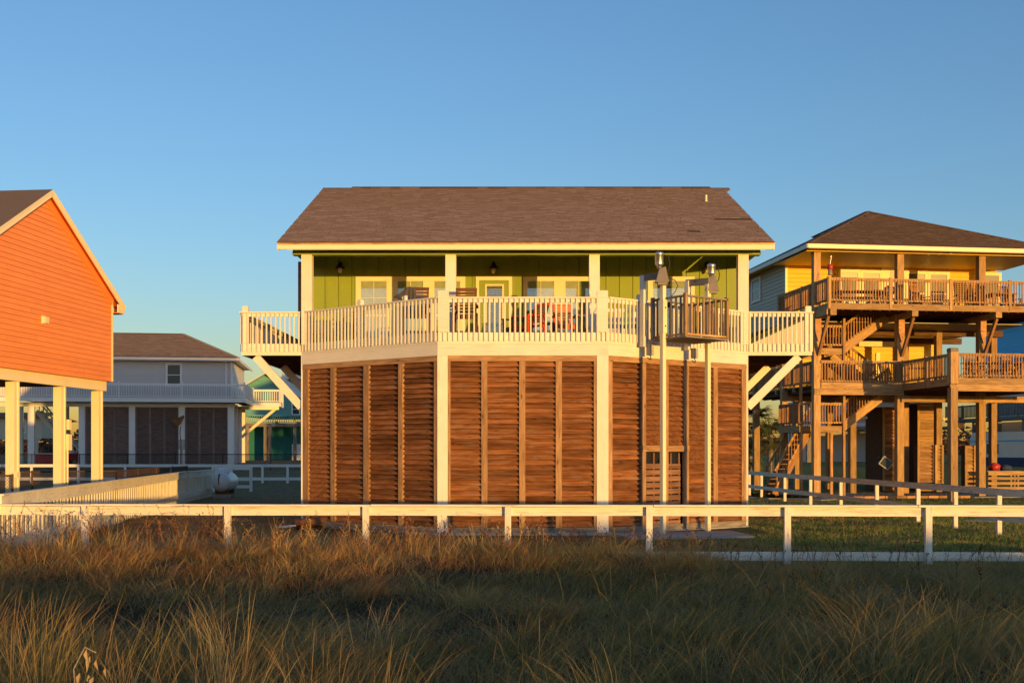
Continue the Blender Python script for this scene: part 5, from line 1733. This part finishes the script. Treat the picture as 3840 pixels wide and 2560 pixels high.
for x in (-3.0, 0.5, 4.0, 7.5):
    bar(bh, 'stilt', GREYWOOD, (x, -1.2, 0.8), (x, -1.2, zdk2 - 0.25), 0.3, 0.3, fB)
MB().box(-1.0, LB, 1.0, 8, 0.9, zdk2 - 0.3, fB).build('enclosure', GREY, bh)
boat = thing('parked_trailer', 'white camper trailer with blue stripes parked behind the yellow house', 'trailer', (PX(3752, 68), 68, 0.5), R(-80))
M = W[boat.name]
MB().prism([(-3.2, 0, 0.5), (2.6, 0, 0.5), (2.9, 0, 1.2), (2.7, 0, 2.3), (2.3, 0, 2.55), (-2.9, 0, 2.55), (-3.2, 0, 2.2)], (0, 2.2, 0), 0, M).build('body', WHITE, boat)
MB().box(-3.21, 2.65, -0.012, 0.0, 1.98, 2.06, M).build('stripe', BLUE, boat)
MB().box(-3.21, 2.65, -0.012, 0.0, 0.5, 1.05, M).build('stripe', NAVY, boat)
MB().box(-1.4, -0.2, -0.014, 0.0, 1.25, 1.85, M).build('window', DARKGLASS, boat)
for x in (-0.7, 0.3):
    MB().tube(M @ Vector((x, -0.02, 0.32)), M @ Vector((x, 0.22, 0.32)), 0.33, 0.33, 18).build('wheel', BLACK, boat)
wt = thing('work_table', 'dark table with red and blue bags on it behind the slatted skirting', 'table', yw(ya(3742, 3.2), 3.2, 0.03), YA)
M = W[wt.name]
bar(wt, 'table_top', GREYWOOD, (-0.9, 0, 0.98), (0.9, 0, 0.98), 0.7, 0.05, M)
for a in (-0.8, 0.8):
    for b in (-0.28, 0.28):
        bar(wt, 'leg', GREYWOOD, (a, b, 0), (a, b, 0.96), 0.08, 0.08, M)
p = M @ Vector((-0.15, 0, 1.17))
lump('bag', REDP, p, (0.24, 0.2, 0.19), 5.0, 'red bag on the dark table behind the slatted skirting', 'bag')
p = M @ Vector((0.38, 0, 1.13))
lump('bag', NAVY, p, (0.27, 0.2, 0.15), 8.0, 'dark blue bag on the dark table right of the red bag', 'bag')
far_g = thing('grey_cottage', 'distant grey blue stilt cottage seen low between the stairs and louvered rooms', 'house', (PX(3240, 95), 95, 1.0))
fC = Matrix.Translation((PX(3235, 95), 95, 0))
gw = MB().box(-5.0, 6, 0, 8, PZ(1600, 95), PZ(1500, 95), fC).build('wall', GREY, far_g)
siding(gw, (PX(3235, 95) - 5, 94.98), (PX(3235, 95) + 6, 94.98), PZ(1600, 95), PZ(1500, 95), GREY, 0.2)
MB().box(-5.5, 6.5, -1.6, 0, PZ(1612, 95), PZ(1600, 95), fC).build('deck', GREYWOOD, far_g)
MB().prism([(-5.6, -1.0, PZ(1500, 95)), (6.6, -1.0, PZ(1500, 95)), (6.6, 4, PZ(1420, 95)), (-5.6, 4, PZ(1420, 95))], (0, 0, 0.15), 0, fC).build('roof', SHINGG, far_g)
for x in (-4.8, -1.4, 2.0, 5.4):
    bar(far_g, 'stilt', GREYWOOD, (x, -1.3, 0.8), (x, -1.3, PZ(1612, 95)), 0.35, 0.35, fC)
simple_window(far_g, fC, -1.2, 0.2, PZ(1585, 95), PZ(1530, 95), GREYW, 0.12)
MB().box(-4.5, 5, 2, 7, 0.9, PZ(1612, 95), fC).build('enclosure', GREY, far_g)
tan = thing('tan_house', 'small tan house with reddish roof far behind between the orange house stilts', 'house', (PX(75, 150), 150, 1.0))
fD = Matrix.Translation((PX(70, 150), 150, 0))
MB().box(-6, 3.0, 0, 8, 3.6, PZ(1565, 150), fD).build('wall', TAN, tan)
MB().prism([(-6.8, -0.8, PZ(1567, 150)), (3.8, -0.8, PZ(1567, 150)), (3.2, 4, PZ(1548, 150)), (-6.2, 4, PZ(1548, 150))], (0, 0, 0.2), 0, fD).build('roof', RUST, tan)
MB().box(-6, 3.0, -1.5, 0, 3.4, 3.6, fD).build('deck', TAN, tan)
for x in (-5.5, -2.5, 0.5, 2.8):
    bar(tan, 'stilt', TAN, (x, -1.2, 0.8), (x, -1.2, 3.4), 0.4, 0.4, fD)
simple_window(tan, fD, -0.6, 0.8, 4.4, 5.8, GREYW, 0.12)
# ------------------------------------------------------------------ vegetation
def leaf_mat(name, trans=0.25, rough=0.7):
    """colour from the per-blade attribute 'tint', with a little light coming through"""
    m, t, b = nodes(name, rough, 0.15)
    at = N(t, 'ShaderNodeAttribute', attribute_name='tint')
    t.links.new(at.outputs['Color'], b.inputs['Base Color'])
    tl = N(t, 'ShaderNodeBsdfTranslucent')
    t.links.new(at.outputs['Color'], tl.inputs['Color'])
    ms = N(t, 'ShaderNodeMixShader')
    ms.inputs[0].default_value = trans
    t.links.new(b.outputs[0], ms.inputs[1])
    t.links.new(tl.outputs[0], ms.inputs[2])
    out = [n for n in t.nodes if n.type == 'OUTPUT_MATERIAL'][0]
    t.links.new(ms.outputs[0], out.inputs['Surface'])
    return m
BLADE = leaf_mat('grass_blade')

def blades(name, bx, by, h, lean_a, lean, width, col, seg=4, curl=1.0, mat=BLADE):
    """ribbons: base (bx, by), height h, lean direction lean_a and reach lean*h, base width"""
    n = len(bx)
    bz = ground_h(bx, by) - 0.02
    ts = np.linspace(0, 1, seg + 1)
    face_a = lean_a + np.pi / 2 + rng.normal(0, 0.7, n)
    px = np.cos(face_a); py = np.sin(face_a)
    lx = np.cos(lean_a); ly = np.sin(lean_a)
    V = np.zeros((n, 2 * seg + 1, 3))
    for k, t in enumerate(ts):
        reach = lean * h * t ** (1.6 * curl + 0.2)
        z = bz + h * (t - 0.30 * np.clip(lean, 0, 1.4) * t ** 2.6)
        cx_ = bx + lx * reach; cy_ = by + ly * reach
        w = width * (1 - t) ** 0.65 * 0.5 + 0.0003
        if k < seg:
            V[:, 2 * k] = np.stack([cx_ - px * w, cy_ - py * w, z], 1)
            V[:, 2 * k + 1] = np.stack([cx_ + px * w, cy_ + py * w, z], 1)
        else:
            V[:, 2 * seg] = np.stack([cx_, cy_, z], 1)
    nv = 2 * seg + 1
    base = (np.arange(n) * nv)[:, None]
    quads = []
    for k in range(seg - 1):
        quads.append(np.stack([base[:, 0] + 2 * k, base[:, 0] + 2 * k + 1, base[:, 0] + 2 * k + 3, base[:, 0] + 2 * k + 2], 1))
    Q = np.stack(quads, 1).reshape(-1, 4)
    T = np.stack([base[:, 0] + 2 * (seg - 1), base[:, 0] + 2 * seg - 1, base[:, 0] + 2 * seg], 1)
    loops = np.concatenate([Q.ravel(), T.ravel()]).astype(np.int32)
    starts = np.concatenate([np.arange(len(Q)) * 4, len(Q) * 4 + np.arange(len(T)) * 3]).astype(np.int32)
    me = bpy.data.meshes.new(name)
    me.vertices.add(n * nv)
    me.vertices.foreach_set('co', V.reshape(-1).astype(np.float32))
    me.loops.add(len(loops))
    me.loops.foreach_set('vertex_index', loops)
    me.polygons.add(len(starts))
    me.polygons.foreach_set('loop_start', starts)
    me.polygons.foreach_set('use_smooth', np.ones(len(starts), bool))
    me.update(calc_edges=True)
    at = me.color_attributes.new('tint', 'FLOAT_COLOR', 'POINT')
    c = np.ones((n, nv, 4), np.float32)
    c[:, :, :3] = col[:, None, :]
    at.data.foreach_set('color', c.reshape(-1))
    me.materials.append(mat)
    o = link(name, me)
    o['kind'] = 'stuff'
    return o

def pick(n, cols, wts):
    cols = np.array(cols); idx = rng.choice(len(cols), n, p=np.array(wts) / sum(wts))
    c = cols[idx] * (0.75 + 0.5 * rng.random((n, 1)))
    return c * (1 + rng.normal(0, 0.06, (n, 3)))
STRAW = (0.52, 0.35, 0.13); TANG = (0.42, 0.285, 0.115); BRN = (0.26, 0.165, 0.065); OLIVE = (0.23, 0.205, 0.05); GRN = (0.16, 0.175, 0.035); RUSTC = (0.38, 0.17, 0.06); DKB = (0.12, 0.075, 0.038)

def tussocks(nc, per, yr, hr, cols, wts, wr, lean_r=(0.5, 1.3), bias=0.6, spread=0.20, xlim=None, wind=0.25):
    """clumps of grass spread over the visible part of the dune strip"""
    cy = yr[0] + (yr[1] - yr[0]) * rng.random(nc) ** bias
    hw = 0.4465 * cy + 2.2
    cx_ = (rng.random(nc) * 2 - 1) * hw
    if xlim:
        lo = np.maximum(-hw, xlim[0]); hi = np.minimum(hw, xlim[1])
        cx_ = lo + rng.random(nc) * (hi - lo)
    ch = hr[0] + (hr[1] - hr[0]) * rng.random(nc)
    ca_ = rng.normal(wind, 1.3, nc)
    base_c = pick(nc, cols, wts) * (0.55 + 0.85 * rng.random((nc, 1)))
    n = nc * per
    rep = np.repeat(np.arange(nc), per)
    rad = np.abs(rng.normal(0, spread, n)); ang = rng.random(n) * 2 * np.pi
    bx = cx_[rep] + rad * np.cos(ang); by = cy[rep] + rad * np.sin(ang) * 0.8
    h = ch[rep] * (0.45 + 0.75 * rng.random(n))
    # blades arch outwards and with the clump's wind
    vx = np.cos(ang) * (0.4 + rad / spread * 0.5) + np.cos(ca_[rep]) * 0.9
    vy = np.sin(ang) * (0.4 + rad / spread * 0.5) + np.sin(ca_[rep]) * 0.5
    la = np.arctan2(vy, vx) + rng.normal(0, 0.5, n)
    le = lean_r[0] + (lean_r[1] - lean_r[0]) * rng.random(n)
    w = wr[0] + (wr[1] - wr[0]) * rng.random(n)
    c = base_c[rep] * 0.6 + 0.4 * pick(n, cols, wts)
    c = np.clip(c * (0.8 + 0.4 * rng.random((n, 1))), 0.005, 0.6)
    return bx, by, h, la, le, w, c
def cat(*g):
    return [np.concatenate(z) for z in zip(*g)]

# matted thatch over the whole strip, green-brown in the middle and on the right, tawny on the left
mid = tussocks(1200, 62, (8.2, 19.0), (0.15, 0.36), [TANG, BRN, OLIVE, STRAW], [3.4, 2.4, 2.0, 1.0], (0.003, 0.0065), (0.8, 1.9), 0.8, 0.26)
left = tussocks(400, 62, (13.5, 19.6), (0.20, 0.40), [STRAW, RUSTC, TANG, BRN], [2.4, 3, 2, 1], (0.004, 0.008), (0.4, 1.4), 0.8, 0.22, (-11, 0.5))
right = tussocks(480, 62, (9.0, 18.6), (0.26, 0.46), [OLIVE, GRN, TANG, BRN, STRAW], [2.6, 1.0, 2.6, 1.2, 0.8], (0.003, 0.0065), (0.7, 1.6), 0.8, 0.22, (-0.5, 11.5))
front = tussocks(300, 70, (6.8, 10.6), (0.28, 0.55), [OLIVE, TANG, STRAW, BRN, GRN], [2.2, 2.2, 1, 1.6, 1], (0.003, 0.006), (0.4, 1.2), 1.0, 0.20)
blades('dune_grass', *cat(mid, left, right, front))
# tall fine stems: bottom left corner and right half
t1 = tussocks(38, 42, (6.6, 8.6), (0.52, 0.86), [STRAW, RUSTC, OLIVE, TANG], [3, 1, 1.6, 1.4], (0.003, 0.0055), (0.18, 0.7), 1.0, 0.14, (-4.2, -1.7), 0.1)
t1b = tussocks(9, 40, (6.6, 8.0), (0.45, 0.68), [STRAW, OLIVE, TANG], [3, 1.6, 1.4], (0.003, 0.005), (0.2, 0.7), 1.0, 0.14, (-1.8, -0.7), 0.1)
t2 = tussocks(60, 26, (7.6, 13.0), (0.50, 0.80), [STRAW, OLIVE, TANG], [1.6, 2.4, 1.4], (0.003, 0.005), (0.5, 1.2), 1.0, 0.20, (0.8, 6.0), 0.2)
t3 = tussocks(26, 40, (8.0, 11.0), (0.55, 0.85), [STRAW, OLIVE, RUSTC], [2.4, 1.6, 0.7], (0.003, 0.005), (0.5, 1.1), 1.0, 0.16, (2.6, 5.0), 0.5)
t4 = tussocks(70, 24, (16.8, 19.3), (0.42, 0.66), [STRAW, TANG, RUSTC], [2, 2, 1.2], (0.005, 0.008), (0.2, 0.8), 1.0, 0.14, (-8.5, 0.3), 0.2)
blades('tall_grass', *cat(t1, t1b, t2, t3, t4), seg=6)

# dark twiggy weeds along the fence
def weeds(n, xr, yr, hr, cols):
    m = MB()
    V = []; Fc = []; C = []
    for i in range(n):
        x = random.uniform(*xr); y = random.uniform(*yr)
        h = random.uniform(*hr)
        z = float(ground_h(x, y))
        c = Vector(random.choice(cols)) * random.uniform(0.7, 1.3)
        p = Vector((x, y, z)); d = Vector((random.gauss(0, 0.22), random.gauss(0, 0.22), 1)).normalized()
        def seg(p, d, L, r, depth):
            k = max(2, int(L / 0.12))
            for s in range(k):
                q = p + d * (L / k)
                sd = d.cross(Vector((0, 1, 0))).normalized() * r
                b = len(V)
                V.extend([p - sd, p + sd, q + sd * 0.85, q - sd * 0.85])
                Fc.append((b, b + 1, b + 2, b + 3)); C.extend([c] * 4)
                if depth < 2 and s > 0:
                    for _ in range(2 if depth == 0 else 1):
                        nd = (d + Vector((random.gauss(0, 0.75), random.gauss(0, 0.75), random.uniform(0.0, 0.5)))).normalized()
                        seg(q, nd, L * random.uniform(0.2, 0.45), r * 0.65, depth + 1)
                for _ in range(2):
                    o = Vector((random.gauss(0, 1), random.gauss(0, 1), random.gauss(0, 1))).normalized() * random.uniform(0.012, 0.03)
                    u = Vector((random.gauss(0, 1), random.gauss(0, 1), random.gauss(0, 1))).normalized() * random.uniform(0.006, 0.014)
                    b = len(V)
                    V.extend([q, q + o * 0.5 + u, q + o, q + o * 0.5 - u])
                    Fc.append((b, b + 1, b + 2, b + 3)); C.extend([c * random.uniform(0.8, 1.4)] * 4)
                p = q
                d = (d + Vector((random.gauss(0, 0.12), random.gauss(0, 0.12), 0.02))).normalized()
        seg(p, d, h, 0.004, 0)
    me = bpy.data.meshes.new('weeds')
    me.from_pydata([tuple(v) for v in V], [], Fc)
    at = me.color_attributes.new('tint', 'FLOAT_COLOR', 'POINT')
    arr = np.ones((len(V), 4), np.float32); arr[:, :3] = np.array([tuple(c) for c in C])
    at.data.foreach_set('color', arr.ravel())
    me.materials.append(BLADE)
    o = link('weeds', me)
    o['kind'] = 'stuff'
DKR = (0.10, 0.045, 0.028); DKR2 = (0.055, 0.033, 0.024)
weeds(75, (-9.2, -4.6), (18.2, 19.7), (0.35, 0.62), [DKR, RUSTC, DKR])
weeds(90, (-4.6, 1.0), (17.6, 19.4), (0.25, 0.48), [DKR, RUSTC, TANG])
weeds(110, (-1.2, 3.2), (18.4, 20.4), (0.22, 0.42), [DKR2, DKR, BRN])
weeds(80, (3.0, 9.4), (18.4, 19.6), (0.20, 0.36), [DKR2, DKR, BRN])
weeds(60, (-6.0, 6.5), (13.0, 18.0), (0.20, 0.34), [DKR2, DKR2, DKR])
weeds(16, (4.6, 9.4), (20.6, 25.0), (0.22, 0.42), [DKR, DKR2, BRN])

# lawn between the fence and the houses
def lawn(n, yr, pw, hr, xr=None):
    by = yr[0] + (yr[1] - yr[0]) * rng.random(n) ** pw
    hw = 0.4465 * by + 0.5
    bx = (rng.random(n) * 2 - 1) * hw
    keep = ~((bx > -5.3) & (bx < 6.0) & (by > 29.2 - np.clip((2.8 - np.abs(bx - 0.3)) * 1.0, 0, 2.8) - 2.8)) & ~((bx > 2.4) & (bx < 5.3) & (by > 24.9))
    bx, by = bx[keep], by[keep]
    n = len(bx)
    g = np.clip(0.42 + 0.05 * (bx - 1) + 0.35 * wav(bx, by, 0.4, 2.0) + 0.25 * ((bx > 5) & (by > 36)), 0.02, 0.95)
    isg = rng.random(n) < g * 0.8
    c = np.where(isg[:, None], pick(n, [(0.21, 0.29, 0.045), (0.30, 0.36, 0.075)], [1, 1]), pick(n, [(0.46, 0.31, 0.13), (0.36, 0.235, 0.10), (0.56, 0.40, 0.18)], [2, 2, 1]))
    h = hr[0] + (hr[1] - hr[0]) * rng.random(n)
    return bx, by, h, rng.random(n) * 6.283, 0.3 + 0.9 * rng.random(n), 0.006 + 0.006 * rng.random(n), np.clip(c, 0.01, 0.65)
blades('lawn_grass', *cat(lawn(110000, (19.6, 34.0), 0.9, (0.05, 0.14)), lawn(50000, (34.0, 52.0), 1.0, (0.05, 0.12))), seg=2)

# dry pods on a stalk in the lower left corner
dp = thing('dry_pod_plant', 'dry stalk with pale papery leaves among the grass at the lower left', 'plant', (PX(290, 6.1), 6.1, 0.30))
M = W[dp.name]
PALE = plain('papery_leaf', (0.36, 0.27, 0.155), 0.7, 0, 0.2, 0.15)
zt = PZ(2425, 6.1) - 0.30
MB().path([M @ Vector(p) for p in ((0.02, 0.02, -0.1), (0.0, 0, zt * 0.4), (-0.02, 0, zt * 0.8), (0.04, 0, zt), (0.10, 0, zt - 0.03))], 0.004).build('stalk', GREYWOOD, dp)
for (px, py, ang, L) in ((330, 2430, 75, 0.085), (345, 2455, 100, 0.09), (362, 2470, 70, 0.07), (300, 2520, 95, 0.085), (325, 2530, 60, 0.09), (352, 2535, 110, 0.08), (398, 2500, 80, 0.06)):
    c = M @ Vector((PX(px, 6.1) - M.translation.x, random.uniform(-0.03, 0.03), PZ(py, 6.1) - 0.30 - M.translation.z + 0.30))
    t = R(ang); d = Vector((math.cos(t) * 0.8, -0.2, -math.sin(t))); s = d.cross(Vector((0.2, 1, 0.1))).normalized() * L * 0.17
    n_ = d.cross(s).normalized() * 0.012
    MB().add([c, c + d * L * 0.30 + s + n_, c + d * L, c + d * L * 0.30 - s + n_, c + d * L * 0.45 - n_], [(0, 1, 4), (1, 2, 4), (2, 3, 4), (3, 0, 4)], 0, True).build('leaf', PALE, dp)

# palms behind the stairs of the yellow house
def fan_palm(loc, ht, label, nleaf=22, col=((0.05, 0.075, 0.03), (0.10, 0.10, 0.05))):
    t = thing('fan_palm', label, 'palm', loc, 0, 'fan palms beyond the yellow house')
    M = W[t.name]
    MB().tube(M @ Vector((0, 0, -0.2)), M @ Vector((0, 0, ht)), 0.2, 0.15, 12).build('trunk', GREYWOOD, t)
    V = []; Fc = []; C = []
    for i in range(nleaf):
        az = random.uniform(0, 6.283); el = random.uniform(-0.9, 1.2)
        d = Vector((math.cos(az) * math.cos(el), math.sin(az) * math.cos(el), math.sin(el)))
        c = M @ Vector((0, 0, ht)) + d * random.uniform(0.5, 0.9)
        cc = Vector(col[0]).lerp(Vector(col[1]), random.random() * (1.0 if el < 0 else 0.4))
        sd = d.cross(Vector((0, 0, 1))).normalized()
        up = sd.cross(d).normalized()
        b = len(V)
        V.extend([M @ Vector((0, 0, ht)) + sd * 0.012, M @ Vector((0, 0, ht)) - sd * 0.012, c - sd * 0.012, c + sd * 0.012]); Fc.append((b, b + 1, b + 2, b + 3)); C.extend([cc] * 4)
        for k in range(17):
            a = (k - 8) / 8 * 1.9
            f = (d * math.cos(a) + sd * math.sin(a)).normalized()
            L = random.uniform(0.55, 0.8) * (1 - 0.2 * abs(a) / 1.9)
            s2 = f.cross(up).normalized() * 0.022
            b = len(V)
            V.extend([c - s2 * 0.5, c + s2 * 0.5, c + f * L * 0.6 + s2 - up * 0.03, c + f * L * 0.6 - s2 - up * 0.03, c + f * L - up * random.uniform(0.1, 0.3)])
            Fc.extend([(b, b + 1, b + 2, b + 3), (b + 3, b + 2, b + 4)]); C.extend([cc * random.uniform(0.75, 1.3)] * 5)
    me = bpy.data.meshes.new('palm_crown')
    me.from_pydata([tuple(v) for v in V], [], Fc)
    at = me.color_attributes.new('tint', 'FLOAT_COLOR', 'POINT')
    arr = np.ones((len(V), 4), np.float32); arr[:, :3] = np.array([tuple(c) for c in C])
    at.data.foreach_set('color', arr.ravel())
    me.materials.append(BLADE)
    link('crown', me, t)
fan_palm((PX(2838, 66), 66, 0.3), 3.4, 'fan palm just right of the green house, behind the stairs', 34)
fan_palm((PX(2890, 68), 68, 0.3), 2.6, 'lower fan palm beside the first stair flight of the yellow house', 30)
fan_palm((PX(2812, 70), 70, 0.3), 1.3, 'short yellowish fan palm half hidden by the corner of the green house', 24, ((0.12, 0.13, 0.03), (0.22, 0.20, 0.05)))

# far shrubs and tree line
V = []; Fc = []; C = []
for i in range(15000):
    y = random.uniform(240, 330)
    x = random.uniform(-0.55, 0.6) * y
    z = 1.0 + abs(random.gauss(0, 1)) * (2.6 + 1.6 * mnoise.noise(Vector((x * 0.03, y * 0.02, 0))))
    s = random.uniform(0.6, 1.8)
    c = Vector((0.13, 0.065, 0.045)).lerp(Vector((0.08, 0.06, 0.04)), random.random()) * random.uniform(0.6, 1.3)
    b = len(V)
    for k in range(4):
        V.append(Vector((x + random.uniform(-1, 1) * s, y + random.uniform(-1, 1) * s, z + random.uniform(-0.6, 0.6) * s)))
    Fc.append((b, b + 1, b + 2)); Fc.append((b, b + 2, b + 3)); C.extend([c] * 4)
me = bpy.data.meshes.new('treeline')
me.from_pydata([tuple(v) for v in V], [], Fc)
at = me.color_attributes.new('tint', 'FLOAT_COLOR', 'POINT')
arr = np.ones((len(V), 4), np.float32); arr[:, :3] = np.array([tuple(c) for c in C])
at.data.foreach_set('color', arr.ravel())
me.materials.append(BLADE)
o = link('treeline', me)
o['kind'] = 'stuff'
